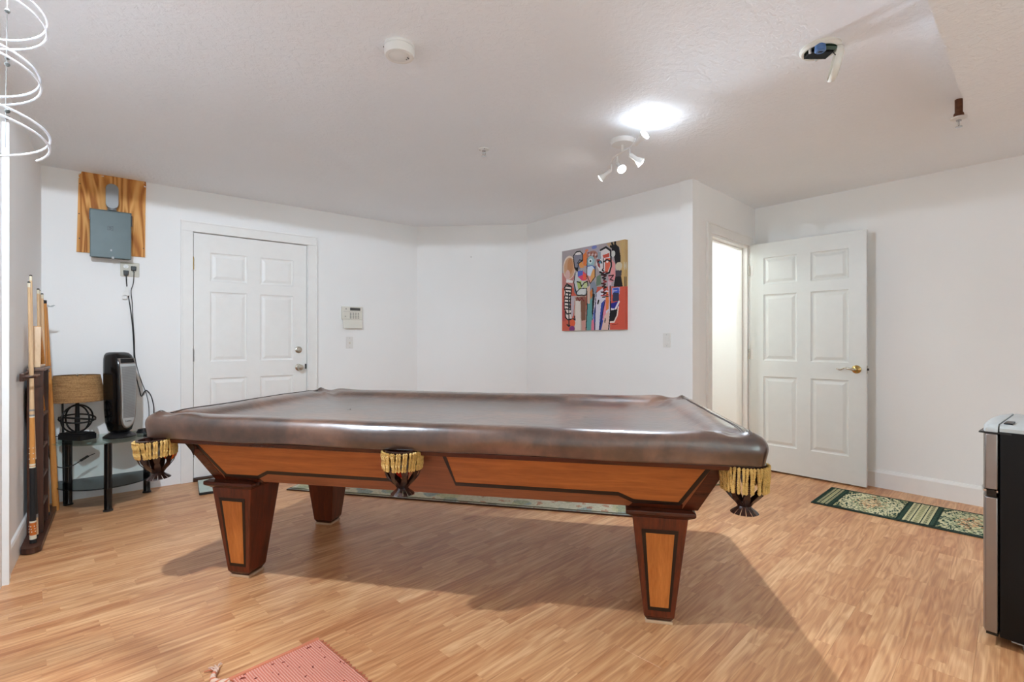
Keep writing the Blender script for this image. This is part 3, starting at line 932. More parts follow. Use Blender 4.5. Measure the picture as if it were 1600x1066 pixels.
CA, CB = 1.292, 0.658
prof = [(0.014, 0.7215), (0.008, 0.7190), (0.004, 0.7205), (0.003, 0.732), (0.0, 0.748), (-0.003, 0.768), (-0.003, 0.788), (0.003, 0.804), (0.013, 0.817), (0.028, 0.8245), (0.05, 0.827),
        (0.075, 0.8265), (0.10, 0.824), (0.125, 0.818), (0.145, 0.808), (0.155, 0.802), (0.165, 0.797), (0.178, 0.7925), (0.19, 0.789), (0.205, 0.786), (0.22, 0.784), (0.24, 0.7825), (0.26, 0.781), (0.285, 0.7805), (0.31, 0.780), (0.37, 0.7795), (0.44, 0.779), (0.52, 0.779), (0.60, 0.779), (0.6575, 0.779)]
def cov_u(u, v):
    t = 0.5 - 0.5 * v / CB
    return u * (0.966 + 0.060 * t) + 0.010 + 0.016 * t
def cover_z(u, v, z, ins):
    # soft folds over the cushions and slack at the pockets
    if ins > 0.02:
        z += 0.004 * noise.noise(Vector((u * 2.2, v * 2.6, 1.0))) + 0.0022 * noise.noise(Vector((u * 6, v * 7, 5.0)))
        for su in (-1, 1):
            for sv in (-1, 1):
                cu, cv = su * (CA - 0.105), sv * (CB - 0.105)
                du, dv = (cu - u) * su, (cv - v) * sv        # > 0 towards the table middle
                rr = math.hypot(du, dv)
                z -= 0.030 * math.exp(-(rr / 0.050) ** 2)
                d1_, d2_ = (du - dv) / 1.414, (du + dv) / 1.414
                if d2_ > -0.08:
                    z += 0.026 * math.exp(-(d1_ / 0.020) ** 2) * math.exp(-max(d2_ - 0.02, 0) / 0.11) * (1 if d2_ > 0 else 0.6)
                    z -= 0.020 * math.exp(-((d1_ - 0.055) / 0.018) ** 2) * math.exp(-abs(d2_ - 0.05) / 0.09)
                # a pinch ridge along each rail next to the pocket
                z += 0.010 * math.exp(-((dv + 0.06) / 0.02) ** 2) * math.exp(-((du - 0.10) / 0.08) ** 2)
    return z
m = MB(); rings = []
for ins, z in prof:
    ring = []
    for (u, v) in rrect(CA - ins, CB - ins, max(0.060 - ins, 0.006)):
        k = 1.0 if z < 0.80 and ins < 0.02 else 0.35
        if ins < 0.05:
            n1 = noise.noise(Vector((u * 2.4, v * 2.4, z * 9 + 3))) * 0.0095 + noise.noise(Vector((u * 6.5, v * 6.5, z * 16))) * 0.0036
            L = math.hypot(u / CA, v / CB)
            nx, ny = (1 if abs(u) > CA - 0.07 else 0) * (1 if u > 0 else -1), (1 if abs(v) > CB - 0.07 else 0) * (1 if v > 0 else -1)
            u += nx * n1 * k; v += ny * n1 * k
        zz = cover_z(u, v, z, ins)
        u = cov_u(u, v)
        if ins < 0.02 and z < 0.75: zz += 0.004 * noise.noise(Vector((u * 3, v * 3, 9)))
        ring.append((u, v, zz))
    rings.append(ring)
m.loft(rings, True, False, False)
cv = thing('table_cover', 'glossy brown leatherette cover fitted over the pool table top', 'table cover', (TC[0], TC[1], 0), TA)
co = m.build('cover_sheet', 'leather', cv, 70)
bm = bmesh.new(); bm.from_mesh(co.data)
bmesh.ops.remove_doubles(bm, verts=[x for x in bm.verts if abs(x.co.y) < 0.002 and x.co.z > 0.76 and abs(x.co.x) < 0.9], dist=0.0016)
bm.to_mesh(co.data); bm.free()
sd = co.modifiers.new('sub', 'SUBSURF'); sd.levels = 1; sd.render_levels = 1
for off in (0.052, 0.060):
    for su in (-1, 1):
        path = []
        for i in range(41):
            v = -CB + 0.03 + (2 * CB - 0.06) * i / 40; u = su * (CA - off)
            path.append((cov_u(u, v), v, cover_z(u, v, 0.8268, 0.05) + 0.0008))
        MB().tube(path, 0.0011, 5).build('seam', 'stitch', co, 60)

# ================================================================== WALL THINGS (left)
py_ = YA
ply = thing('plywood_board', 'raw plywood backing board touching the ceiling behind the metal box', 'board', (0.08, py_, 1.813))
pts = [(-0.205, 0.0), (0.200, 0.002), (0.203, 0.4), (0.207, 0.56), (0.205, 0.592), (0.10, 0.592), (-0.175, 0.592), (-0.180, 0.575), (-0.192, 0.572), (-0.196, 0.4), (-0.200, 0.2)]
MB().prism(pts, lambda a, b, d: (a, d, b), -0.012, 0.0).build('sheet', 'ply', ply)
m = MB(); random.seed(3)
for x0, z0, s in ((0.195, 0.585, 1), (0.203, 0.555, 1), (0.198, 0.34, 1), (-0.192, 0.57, 1), (-0.196, 0.545, 1), (0.1, 0.589, 1), (-0.06, 0.589, 1), (0.2, 0.2, 1), (0.2, 0.42, 1)):
    q = [(x0 + random.uniform(-0.012, 0.012), z0 + random.uniform(-0.012, 0.008)) for _ in range(3)]
    m.prism(q, lambda a, b, d: (a, d, b), -0.0135, -0.011)
m.build('paint_flakes', 'white', ply)['kind'] = 'stuff'
for x0, z0 in ((-0.190, 0.28), (-0.188, 0.10), (0.19, 0.07), (-0.185, 0.5)):
    MB().lathe([(0.004, 0), (0.004, 0.0128)], 8, (x0, 0, z0), True, 'y').build('screw', 'blackmetal', ply)

eb = thing('electrical_box', 'grey metal electrical disconnect box mounted on the plywood', 'electrical box', (0.071, py_ - 0.012, 1.78))
box(-0.113, 0.113, -0.088, -0.0005, 0.0, 0.335).build('case', 'greenmetal', eb, None, 0.003)
m = MB().prism([(-0.120, -0.006), (0.120, -0.006), (0.120, 0.34), (-0.120, 0.34)], lambda a, b, d: (a, d, b), -0.098, -0.084)
m.box(-0.122, 0.122, -0.1, -0.006, 0.335, 0.345)
cvb = m.build('box_cover', 'greenmetal', eb, None, 0.004)
box(-0.124, -0.116, -0.075, -0.05, 0.27, 0.335).build('bracket', 'black', eb); box(0.116, 0.126, -0.075, -0.05, 0.25, 0.33).build('bracket', 'black', eb)
m = MB()
for a0, a1, b0, b1 in ((-0.020, 0.012, 0.198, 0.202), (-0.020, 0.012, 0.226, 0.230), (-0.020, -0.017, 0.198, 0.230), (0.009, 0.012, 0.198, 0.230), (-0.012, -0.008, 0.205, 0.223)):
    m.box(a0, a1, -0.0995, -0.0975, b0, b1)
m.tube([(-0.010, -0.0985, 0.222), (-0.002, -0.0985, 0.221), (0.003, -0.0985, 0.214), (-0.002, -0.0985, 0.207), (-0.010, -0.0985, 0.206)], 0.0014, 6)
m.build('logo', 'black', cvb)
box(-0.004, 0.006, -0.0995, -0.097, 0.045, 0.058).build('latch', 'greymetal', cvb); box(0.004, 0.018, -0.106, -0.09, -0.012, 0.004).build('hasp', 'greymetal', cvb)
cb = thing('conduit_body', 'grey oval conduit fitting above the metal box', 'conduit fitting', (0.078, py_ - 0.012, 2.118))
MB().lathe([(0.022, 0.0), (0.022, 0.028)], 16, (0, -0.04, 0)).build('nipple', 'rubber', cb, 40)
MB().lathe([(0.026, 0.018), (0.028, 0.022), (0.028, 0.03), (0.026, 0.034)], 16, (0, -0.04, 0)).build('locknut', 'greymetal', cb, 40)
def stad(w, z0, z1, n=10):
    r = w
    return [(r * math.cos(PI + PI * i / n), z0 + r + r * math.sin(PI + PI * i / n)) for i in range(n + 1)] + [(r * math.cos(PI * i / n), z1 - r + r * math.sin(PI * i / n)) for i in range(n + 1)]
MB().prism(stad(0.036, 0.03, 0.212), lambda a, b, d: (a, d, b), -0.066, -0.0005).build('body', 'greymetal', cb, 40, 0.004)
MB().prism(stad(0.038, 0.028, 0.214), lambda a, b, d: (a, d, b), -0.072, -0.065).build('lid', 'greymetal', cb, 40, 0.002)

ot = thing('outlet', 'beige double outlet plate with two black plugs below the plywood', 'outlet', (0.186, py_, 1.71))
box(-0.058, 0.058, -0.008, 0, -0.054, 0.054).build('plate', 'beige', ot, None, 0.003)
for sx in (-0.024, 0.024):
    for sz in (0.022, -0.022):
        rc = MB().prism(stad(0.016, sz - 0.014, sz + 0.016) if False else [(sx + 0.016 * math.cos(a), sz + 0.014 * math.sin(a)) for a in [2 * PI * i / 16 for i in range(16)]], lambda a, b, d: (a, d, b), -0.010, -0.006).build('receptacle', 'white' if sx < 0 else 'beige', ot)
        m = MB()
        for dx in (-0.006, 0.006): m.box(sx + dx - 0.0012, sx + dx + 0.0012, -0.0105, -0.0095, sz + 0.001, sz + 0.008)
        m.lathe([(0.0022, 0.0094), (0.0022, 0.0105)], 8, (sx, 0, sz - 0.006), True, 'y')
        m.build('slots', 'black', rc)

def cord(name, label, pts, r=0.003, mt='black', plug=None, n=8):
    o = thing(name, label, 'cord', (0, 0, 0))
    MB().tube(spline(pts, n), r, 8).build('cable', mt, o, 60)
    return o
Yw = py_ - 0.012
c1 = cord('power_cord', 'black power cord with white tag hanging from the left outlet socket', [(0.162, py_ - 0.030, 1.676), (0.163, py_ - 0.03, 1.64), (0.170, Yw, 1.55), (0.185, Yw, 1.44), (0.197, Yw, 1.33), (0.207, Yw, 1.18), (0.212, Yw, 1.02), (0.222, Yw, 0.90), (0.245, Yw, 0.78), (0.258, Yw, 0.73), (0.285, Yw - 0.01, 0.775), (0.32, Yw - 0.01, 0.72), (0.335, Yw - 0.015, 0.60), (0.31, Yw - 0.01, 0.45)], 0.0036)
MB().frustum(0.014, 0.010, 1.662, 0.017, 0.012, 1.70, (0.162, py_ - 0.022), (0.162, py_ - 0.022)).build('plug', 'black', c1, None, 0.003)
m = MB().prism([(0.160, 1.575), (0.176, 1.58), (0.182, 1.51), (0.17, 1.505), (0.150, 1.520)], lambda a, b, d: (a, d, b), Yw - 0.009, Yw - 0.0075)
m.prism([(0.160, 1.56), (0.165, 1.57), (0.150, 1.505), (0.138, 1.515)], lambda a, b, d: (a, d, b), Yw - 0.012, Yw - 0.0105)
m.prism([(0.135, 1.500), (0.172, 1.505), (0.165, 1.482), (0.140, 1.480)], lambda a, b, d: (a, d, b), Yw - 0.010, Yw - 0.009)
m.build('tag', 'white', c1)
c2 = cord('power_cord', 'thin black power cord hanging from the right outlet socket', [(0.208, py_ - 0.03, 1.712), (0.209, py_ - 0.03, 1.67), (0.205, Yw, 1.60), (0.193, Yw, 1.545), (0.200, Yw, 1.45), (0.204, Yw - 0.004, 1.33), (0.212, Yw - 0.006, 1.18), (0.219, Yw, 1.02), (0.25, Yw, 0.87), (0.288, Yw, 0.745), (0.305, Yw, 0.62), (0.30, Yw, 0.46)], 0.0026)
MB().frustum(0.015, 0.010, 1.702, 0.017, 0.012, 1.735, (0.208, py_ - 0.022), (0.208, py_ - 0.022)).build('plug', 'black', c2, None, 0.003)

kp = thing('alarm_keypad', 'white alarm keypad with small screen and flipped-down flap', 'keypad', (1.935, py_, 1.372))
box(-0.100, 0.105, -0.030, 0, 0.0, 0.128).build('housing', 'offwhite', kp, None, 0.004)
box(-0.022, 0.082, -0.0315, -0.029, 0.090, 0.117).build('screen', 'lcd', kp)
m = MB(); m.lathe([(0.007, 0.029), (0.007, 0.032)], 12, (-0.062, 0, 0.104), True, 'y'); m.lathe([(0.006, 0.029), (0.006, 0.032)], 12, (-0.07, 0, 0.03), True, 'y'); m.box(-0.09, 0.095, -0.0305, -0.029, 0.078, 0.080)
m.build('indicator', 'key', kp)
for i in range(4):
    for j in range(4):
        box(-0.016 + i * 0.026 - 0.007, -0.016 + i * 0.026 + 0.007, -0.034, -0.029, 0.016 + j * 0.0155 - 0.005, 0.016 + j * 0.0155 + 0.005).build('key', 'key', kp)
m = MB().prism([(0, 0), (-0.004, 0.002), (-0.022, -0.085), (-0.017, -0.088)], lambda a, b, d: (d, -0.02 + a, b), -0.092, 0.098)
m.build('flap', 'offwhite', kp)
m = MB()
for k in range(3):
    m.box(-0.04 + k * 0.03, -0.02 + k * 0.03, -0.0395, -0.036, -0.045, -0.036)
def wall_switch(label, loc, rz, dimmer=False):
    s = thing('light_switch', label, 'light switch', loc, rz)
    box(-0.035, 0.035, -0.006, 0, -0.058, 0.058).build('plate', 'white', s, None, 0.002)
    if dimmer:
        box(-0.017, 0.017, -0.010, -0.005, -0.034, 0.034).build('rocker', 'white', s, None, 0.002)
    else:
        MB().prism([(-0.005, -0.012), (-0.005, 0.012), (-0.018, -0.004), (-0.018, -0.009)], lambda a, b, d: (d, a, b), -0.005, 0.005).build('toggle', 'offwhite', s)
    for z in (-0.045, 0.045): MB().lathe([(0.003, 0.0055), (0.003, 0.007)], 8, (0, 0, z), True, 'y').build('screw', 'greyplastic', s)
wall_switch('white toggle switch below the alarm keypad', (1.919, py_, 1.144), 0)
wall_switch('white rocker switch on the wall right of the painting', (XC, 2.293, 1.166), -PI / 2, True)

# nail in the angled wall
tn = (1.0)
nb = math.atan2(PB1[1] - PA1[1], PB1[0] - PA1[0])
k_ = 0.50
nx_, ny_ = PA1[0] + (PB1[0] - PA1[0]) * k_, PA1[1] + (PB1[1] - PA1[1]) * k_
o = MB().lathe([(0.0018, -0.01), (0.0018, 0.018), (0.004, 0.018), (0.004, 0.0205)], 8, (0, 0, 0), True, 'y').build('nail', 'blackmetal', None, None, 0, (nx_, ny_, 2.065), (math.radians(12), 0, nb))
tag(o, 'bare nail sticking out of the angled wall', 'nail')

# ================================================================== PAINTING
def paint_canvas():
    R = Raster(220, 214, (168, 158, 160))
    def P(x, y):
        u = (x - 50) / 700.0; top = 180 - 130 * u
        return (u, (y - top) / (1000 - top))
    def pl(pts, c, al=1.0): R.poly([P(*p) for p in pts], c, al)
    def st(pts, wd, c): R.stroke([P(*p) for p in pts], wd / 700.0, c)
    def el(x, y, rx, ry, c, al=1.0):
        a = P(x, y); u = (x - 50) / 700.0; hh = 1000 - (180 - 130 * u)
        R.ell(a[0], a[1], rx / 700.0, ry / hh, c, al)
    K = (26, 22, 26)
    pl([(50, 400), (200, 420), (200, 620), (50, 620)], (196, 130, 124))
    pl([(50, 560), (750, 540), (750, 1000), (50, 1000)], (206, 96, 76))
    pl([(50, 700), (110, 720), (100, 900), (50, 900)], (190, 84, 78))
    pl([(300, 130), (480, 100), (480, 200), (300, 230)], (172, 162, 172))
    el(430, 130, 30, 18, (120, 130, 190)); el(345, 165, 20, 14, (220, 130, 100))
    pl([(700, 60), (750, 50), (750, 545), (700, 545)], (196, 164, 112)); pl([(560, 90), (700, 60), (700, 130), (600, 140)], (186, 158, 124))
    pl([(612, 560), (700, 550), (750, 545), (750, 1000), (600, 1000)], (208, 88, 68))
    # balloon
    el(138, 345, 76, 122, (226, 206, 190)); el(140, 350, 66, 108, (206, 160, 126)); el(150, 330, 34, 80, (196, 138, 96)); el(120, 420, 30, 50, (214, 176, 170))
    pl([(105, 465), (185, 480), (180, 505), (100, 500)], (230, 224, 220))
    # orange patch between the heads
    pl([(300, 215), (345, 165), (350, 240), (340, 330), (305, 320)], (222, 122, 62))
    # far right dark shapes
    pl([(615, 150), (650, 90), (690, 130), (706, 230), (706, 300), (655, 310), (640, 230)], K)
    for a in ((606, 120), (618, 88), (652, 78)): st([(645, 150), a], 9, K)
    el(630, 200, 22, 34, (204, 206, 200)); pl([(612, 250), (650, 300), (655, 470), (600, 500)], (224, 150, 150))
    el(688, 332, 34, 44, (206, 196, 170)); pl([(655, 375), (735, 375), (735, 440), (655, 440)], (72, 66, 76)); pl([(652, 440), (748, 440), (748, 545), (636, 548)], K)
    el(740, 330, 9, 44, (206, 196, 170)); pl([(720, 60), (726, 300), (712, 440), (728, 545), (742, 545), (738, 300)], (204, 168, 108))
    pl([(620, 560), (700, 550), (696, 625), (620, 630)], (168, 168, 214)); st([(640, 570), (680, 570), (684, 600), (645, 606)], 8, (60, 92, 190)); pl([(630, 610), (690, 610), (690, 700), (626, 700)], (52, 56, 84))
    pl([(605, 720), (690, 700), (688, 770), (610, 790)], (44, 44, 140)); st([(604, 780), (650, 790), (690, 705)], 8, (226, 220, 230))
    pl([(590, 800), (680, 780), (664, 870), (630, 912), (585, 915)], K); st([(590, 920), (640, 918), (672, 850), (684, 760)], 6, (232, 214, 204))
    # robe and body, figure one
    pl([(205, 640), (335, 630), (345, 1000), (195, 1000)], (190, 172, 158)); pl([(215, 690), (272, 690), (276, 1000), (208, 1000)], (222, 212, 202)); pl([(276, 690), (336, 650), (334, 900), (285, 915)], (128, 86, 66))
    pl([(215, 655), (330, 640), (330, 680), (220, 690)], (140, 92, 78)); st([(236, 655), (262, 690), (290, 660), (310, 690)], 5, (120, 40, 40))
    pl([(285, 900), (335, 890), (332, 1000), (290, 1000)], (206, 150, 140))
    pl([(190, 480), (215, 400), (290, 370), (350, 420), (362, 560), (335, 632), (230, 632)], (200, 202, 204))
    pl([(245, 440), (300, 380), (345, 410), (340, 480), (290, 480)], (214, 70, 110)); pl([(240, 380), (300, 372), (300, 420), (240, 440)], (92, 106, 190)); pl([(300, 400), (345, 420), (340, 470), (300, 470)], (232, 96, 70))
    pl([(230, 490), (285, 480), (290, 560), (250, 580)], (176, 190, 110)); pl([(300, 490), (352, 485), (350, 560), (310, 570)], (196, 206, 150)); pl([(255, 575), (330, 565), (318, 630), (262, 630)], (214, 214, 212)); pl([(195, 520), (235, 600), (228, 630), (200, 600)], (110, 126, 140))
    st([(212, 400), (195, 500), (232, 632), (335, 632), (362, 560), (345, 430)], 5, K); st([(232, 490), (270, 500), (285, 540), (320, 500), (355, 488)], 5, K); st([(225, 600), (270, 560), (340, 560)], 4, K)
    # head one
    pl([(188, 225), (215, 190), (270, 178), (300, 205), (302, 330), (238, 378), (205, 345)], (134, 132, 146)); pl([(190, 215), (222, 182), (275, 172), (298, 200), (240, 212)], (228, 222, 220)); pl([(250, 300), (290, 270), (318, 340), (270, 350)], (220, 150, 84)); pl([(205, 340), (250, 345), (238, 380), (212, 372)], K)
    st([(188, 225), (222, 184), (270, 174), (300, 205), (298, 270), (250, 300), (238, 378), (205, 345), (188, 225)], 5, K); st([(236, 300), (262, 262), (298, 270)], 4, K)
    # striped arm
    pl([(78, 560), (110, 515), (165, 540), (160, 640), (150, 760), (190, 790), (170, 880), (110, 880), (80, 780)], (226, 214, 206))
    for i, yy in enumerate(range(535, 800, 34)): st([(92, yy), (165, yy + 8)], 6, K)
    st([(78, 560), (110, 515), (168, 545), (158, 640), (146, 760), (190, 775), (160, 820), (110, 825), (80, 770), (80, 660), (96, 600), (78, 560)], 6, K)
    st([(132, 600), (136, 950)], 6, K); st([(90, 800), (92, 860), (120, 885), (205, 880)], 6, K); st([(205, 850), (210, 890)], 6, K); st([(112, 935), (136, 955), (158, 935)], 6, K)
    pl([(160, 640), (205, 640), (190, 840), (160, 880)], (190, 176, 184)); el(178, 920, 34, 38, (226, 100, 60)); el(172, 980, 34, 30, (120, 54, 110))
    # figure two
    el(405, 215, 62, 48, (170, 120, 104))
    for i in range(9): el(362 + 12 * i, 190 + 18 * ((i * 7) % 3), 9, 12, ((150, 90, 80), (210, 190, 190), (110, 70, 70))[i % 3])
    el(390, 280, 44, 60, (150, 184, 190)); el(388, 275, 22, 26, (214, 226, 228)); el(388, 275, 9, 12, K); pl([(350, 340), (420, 320), (438, 400), (390, 440), (352, 420)], (206, 220, 236)); pl([(420, 350), (442, 380), (436, 450), (390, 500), (380, 450)], (226, 164, 100)); pl([(345, 420), (390, 440), (392, 510), (350, 480)], (222, 150, 140))
    st([(350, 250), (345, 420), (385, 510), (440, 440), (440, 330)], 4, K); st([(345, 330), (410, 320), (436, 350)], 4, (60, 90, 170))
    pl([(355, 540), (430, 480), (462, 560), (440, 640), (362, 640)], (132, 140, 156)); pl([(350, 640), (420, 600), (410, 1000), (345, 1000)], (98, 158, 156)); pl([(350, 560), (385, 520), (380, 720), (352, 720)], (214, 180, 160)); pl([(410, 620), (440, 620), (416, 900), (404, 820)], K); pl([(380, 600), (410, 560), (410, 640), (390, 680)], (206, 120, 60))
    st([(345, 560), (350, 760), (338, 1000)], 5, K); st([(412, 560), (430, 700), (400, 1000)], 5, K)
    # figure three robe
    pl([(440, 620), (520, 560), (600, 600), (596, 1000), (400, 1000)], (214, 210, 222)); pl([(505, 720), (545, 680), (520, 1000), (480, 1000)], (52, 72, 160)); pl([(540, 700), (560, 640), (556, 860), (520, 900)], (226, 140, 160)); pl([(556, 600), (590, 600), (584, 780), (556, 800)], (232, 130, 70)); pl([(540, 850), (592, 790), (585, 1000), (505, 1000)], (222, 188, 176)); pl([(420, 820), (450, 700), (440, 1000), (410, 1000)], (90, 110, 190)); pl([(400, 900), (425, 880), (430, 1000), (395, 1000)], (222, 120, 140)); pl([(575, 480), (612, 480), (610, 720), (590, 760)], (212, 178, 190))
    st([(452, 600), (440, 760), (436, 1000)], 4, K); st([(548, 690), (510, 880), (486, 1000)], 4, K); st([(600, 540), (604, 800), (584, 1000)], 6, K); st([(478, 690), (470, 720)], 8, K); st([(548, 880), (545, 920)], 5, K)
    # figure three head
    pl([(470, 210), (500, 150), (560, 125), (608, 170), (614, 330), (590, 400), (540, 420), (490, 390), (450, 310)], (222, 216, 216)); pl([(545, 250), (600, 240), (600, 330), (570, 400), (545, 390)], (228, 110, 84)); pl([(520, 215), (590, 190), (590, 235), (530, 245)], (204, 84, 66)); pl([(455, 260), (490, 240), (495, 350), (470, 330)], (150, 70, 70)); pl([(470, 180), (500, 175), (505, 250), (465, 260)], (150, 160, 170))
    st([(500, 160), (556, 130), (604, 165), (612, 330), (592, 395), (540, 418), (492, 390)], 8, K); st([(530, 250), (530, 350), (515, 372), (535, 380)], 5, K); st([(470, 285), (500, 275), (512, 295)], 6, K); st([(540, 280), (565, 262), (600, 275)], 7, K); el(492, 290, 12, 14, (90, 140, 160)); el(570, 282, 12, 12, (230, 220, 214)); st([(525, 395), (560, 390)], 5, (130, 30, 30))
    for i in range(7): st([(505 + 12 * (i % 3), 420 + 30 * i), (560 - 8 * (i % 2), 430 + 30 * i), (530, 445 + 30 * i)], 6, ((60, 20, 24), K, (150, 50, 50))[i % 3])
    st([(505, 640), (580, 630)], 5, (170, 50, 50)); st([(520, 655), (580, 648)], 4, K); pl([(455, 440), (500, 410), (505, 520), (450, 540)], (110, 130, 110)); pl([(575, 420), (640, 420), (630, 500), (590, 490)], (214, 140, 150)); st([(585, 430), (635, 425), (600, 470), (630, 480)], 5, (60, 20, 24))
    st([(620, 945), (680, 940)], 3, (150, 50, 40))
    return R
pc = thing('painting', 'colourful abstract painting of three figures on stretched canvas', 'painting', (XC - 0.003, 0, 0))
XP = -0.036
YL, YR, ZT, ZB = 3.432, 2.678, 2.030, 1.258
R_ = paint_canvas()
print_grid('canvas_print', R_, (XP - 0.0005, YL, ZT), (0, YR - YL, 0), (0, 0, ZB - ZT), 'print_canvas', pc)
sidec = Raster(6, 214, (0, 0, 0)); sidec.a[:] = R_.a[:, -6:][:, ::-1]
print_grid('canvas_edge', sidec, (XP, YR - 0.0005, ZT), (0.036, 0, 0), (0, 0, ZB - ZT), 'print_canvas', pc)
box(XP + 0.0005, 0, YR + 0.0005, YL, ZB, ZT).build('stretcher', 'offwhite', pc)

# ================================================================== CEILING THINGS
sdt = thing('smoke_detector', 'round white smoke detector on the ceiling, cover closed', 'smoke detector', (0.977, 1.925, H), math.radians(20))
MB().lathe([(0.001, 0), (0.062, 0), (0.064, -0.006), (0.063, -0.012), (0.001, -0.012)], 40).build('base_plate', 'white', sdt, 40)
MB().lathe([(0.060, -0.011), (0.063, -0.014), (0.062, -0.040), (0.058, -0.046), (0.046, -0.047), (0.044, -0.0455), (0.041, -0.0455), (0.039, -0.047), (0.001, -0.048)], 40).build('cover', 'white', sdt, 40)
m = MB(); m.lathe([(0.003, -0.047), (0.003, -0.0485)], 8, (0.030, -0.012, 0)); m.lathe([(0.0035, -0.047), (0.0035, -0.0485)], 8, (0.028, -0.024, 0)); m.lathe([(0.003, -0.047), (0.003, -0.0485)], 8, (0.020, -0.027, 0))
m.build('vent_holes', 'lcd', sdt)
m = MB()
for a in range(12):
    t = math.radians(5 + a * 10)
    m.box(0.064 * math.cos(t) - 0.004, 0.064 * math.cos(t) + 0.004, 0.064 * math.sin(t) - 0.004, 0.064 * math.sin(t) + 0.004, -0.003, 0)
m.build('gap', 'darkhole', sdt)

bd = thing('smoke_detector', 'opened smoke detector on the ceiling with its cover dangling and blue part showing', 'smoke detector', (2.36, 0.80, H), YAW - PI / 2)
MB().lathe([(0.076, 0), (0.078, -0.010), (0.070, -0.018), (0.062, -0.018), (0.060, -0.006), (0.001, -0.006)], 40).build('base_ring', 'offwhite', bd, 40)
MB().lathe([(0.060, -0.007), (0.060, -0.011), (0.001, -0.011)], 32).build('circuit_board', 'pcb', bd, 40)
box(-0.045, 0.05, -0.01, 0.045, -0.024, -0.010).build('battery_bay', 'darkhole', bd, None, 0.002)
box(-0.01, 0.05, -0.045, -0.02, -0.02, -0.010).build('board_part', 'pcb', bd)
MB().lathe([(0.019, -0.010), (0.021, -0.03), (0.021, -0.040), (0.017, -0.044), (0.001, -0.044)], 20, (-0.028, -0.045, 0)).build('sensor', 'blue', bd, 40)
box(-0.036, -0.020, -0.050, -0.042, -0.046, -0.043).build('sensor_slot', 'black', bd)
for x, yy in ((-0.05, -0.01), (0.012, 0.05)): MB().lathe([(0.005, -0.010), (0.005, -0.03), (0.001, -0.032)], 10, (x, yy, 0)).build('post', 'white', bd, 40)
dc = MB().lathe([(0.001, 0.0), (0.050, 0.0), (0.066, 0.006), (0.071, 0.016), (0.071, 0.024), (0.068, 0.030), (0.065, 0.030), (0.066, 0.016), (0.060, 0.010), (0.001, 0.006)], 40).build('hanging_cover', 'offwhite', bd, 40, 0, (0.076, -0.014, -0.075), (math.radians(-8), math.radians(-78), math.radians(-14)))
m = MB()
for dy in (-0.006, 0.006): m.box(0.0695, 0.0722, dy - 0.002, dy + 0.002, 0.010, 0.028)
m.build('vent_slot', 'darkhole', dc)
MB().tube(spline([(0.05, 0, -0.012), (0.065, 0.0, -0.03), (0.078, -0.005, -0.02), (0.085, -0.01, -0.05)], 6), 0.002, 6).build('lead', 'black', bd, 60)

sp = thing('sprinkler', 'small white fire sprinkler head in the middle of the ceiling', 'sprinkler', (1.922, 2.609, H))
def sprinkler(r, z=0):
    MB().lathe([(0.001, z), (0.035, z), (0.033, z - 0.006), (0.016, z - 0.012), (0.001, z - 0.012)], 24).build('escutcheon', 'white', r, 40)
    m = MB()
    m.lathe([(0.011, z - 0.010), (0.011, z - 0.020), (0.004, z - 0.022)], 12)
    for s in (-1, 1): m.tube(spline([(s * 0.010, 0, z - 0.018), (s * 0.013, 0, z - 0.03), (s * 0.008, 0, z - 0.042), (0, 0, z - 0.047)], 5), 0.0022, 6)
    m.lathe([(0.0022, z - 0.02), (0.0022, z - 0.046)], 8)
    m.build('frame', 'chrome', r, 40)
    MB().lathe([(0.001, z - 0.046), (0.015, z - 0.047), (0.015, z - 0.049), (0.001, z - 0.049)], 16).build('deflector', 'chrome', r, 40)
sprinkler(sp)
m = MB()
for a in (0.6, 2.5, 4.2): m.lathe([(0.004, -0.004), (0.004, -0.0095)], 8, (0.024 * math.cos(a), 0.024 * math.sin(a), 0))
m.build('screw_hole', 'lcd', sp)
sp2 = thing('sprinkler', 'sprinkler head on a rusty brown drop pipe beside the soffit', 'sprinkler', (3.417, 0.517, 0))
MB().lathe([(0.016, H), (0.016, 2.315)], 14).build('drop_pipe', 'rust', sp2, 40)
MB().lathe([(0.019, 2.335), (0.021, 2.33), (0.021, 2.318), (0.017, 2.310)], 14).build('coupling', 'rust', sp2, 40)
sprinkler(sp2, 2.312)

# ================================================================== CUE RACK CORNER
rk = thing('cue_rack', 'dark wooden floor cue rack with ball shelves against the left wall', 'cue rack', (0, 0, 0))
m = MB()
bp = []
for i in range(9):
    t = PI * i / 8; bp.append((0.056 - 0.044 * math.cos(t), 3.80 - 0.050 * math.sin(t)))
bp = [(0.014, 4.66)] + bp + [(0.098, 3.80), (0.098, 4.66)]
seen = []
for q in bp:
    if q not in seen: seen.append(q)
m.prism(seen, lambda a, b, d: fpt(a, b, d), 0.004, 0.035)
m.build('base', 'rackwood', rk, None, 0.003)
Y0, Y1 = 4.02, 4.30
def fbox(s0, s1, y0, y1, z0, z1):
    return MB().add([fpt(s, yy, z) for z in (z0, z1) for s, yy in ((s0, y0), (s1, y0), (s1, y1), (s0, y1))],
                    [(0, 3, 2, 1), (4, 5, 6, 7), (0, 1, 5, 4), (1, 2, 6, 5), (2, 3, 7, 6), (3, 0, 4, 7)])
for yy in (Y0, Y1 - 0.018):
    fbox(0.014, 0.084, yy, yy + 0.018, 0.035, 1.0).build('side_panel', 'rackwood', rk, None, 0.002)
fbox(0.014, 0.020, Y0 + 0.018, Y1 - 0.018, 0.035, 0.99).build('back_panel', 'rackwood', rk)
for z in (0.18, 0.345, 0.52, 0.71):
    fbox(0.020, 0.080, Y0 + 0.018, Y1 - 0.018, z, z + 0.014).build('shelf', 'shelfwood', rk)
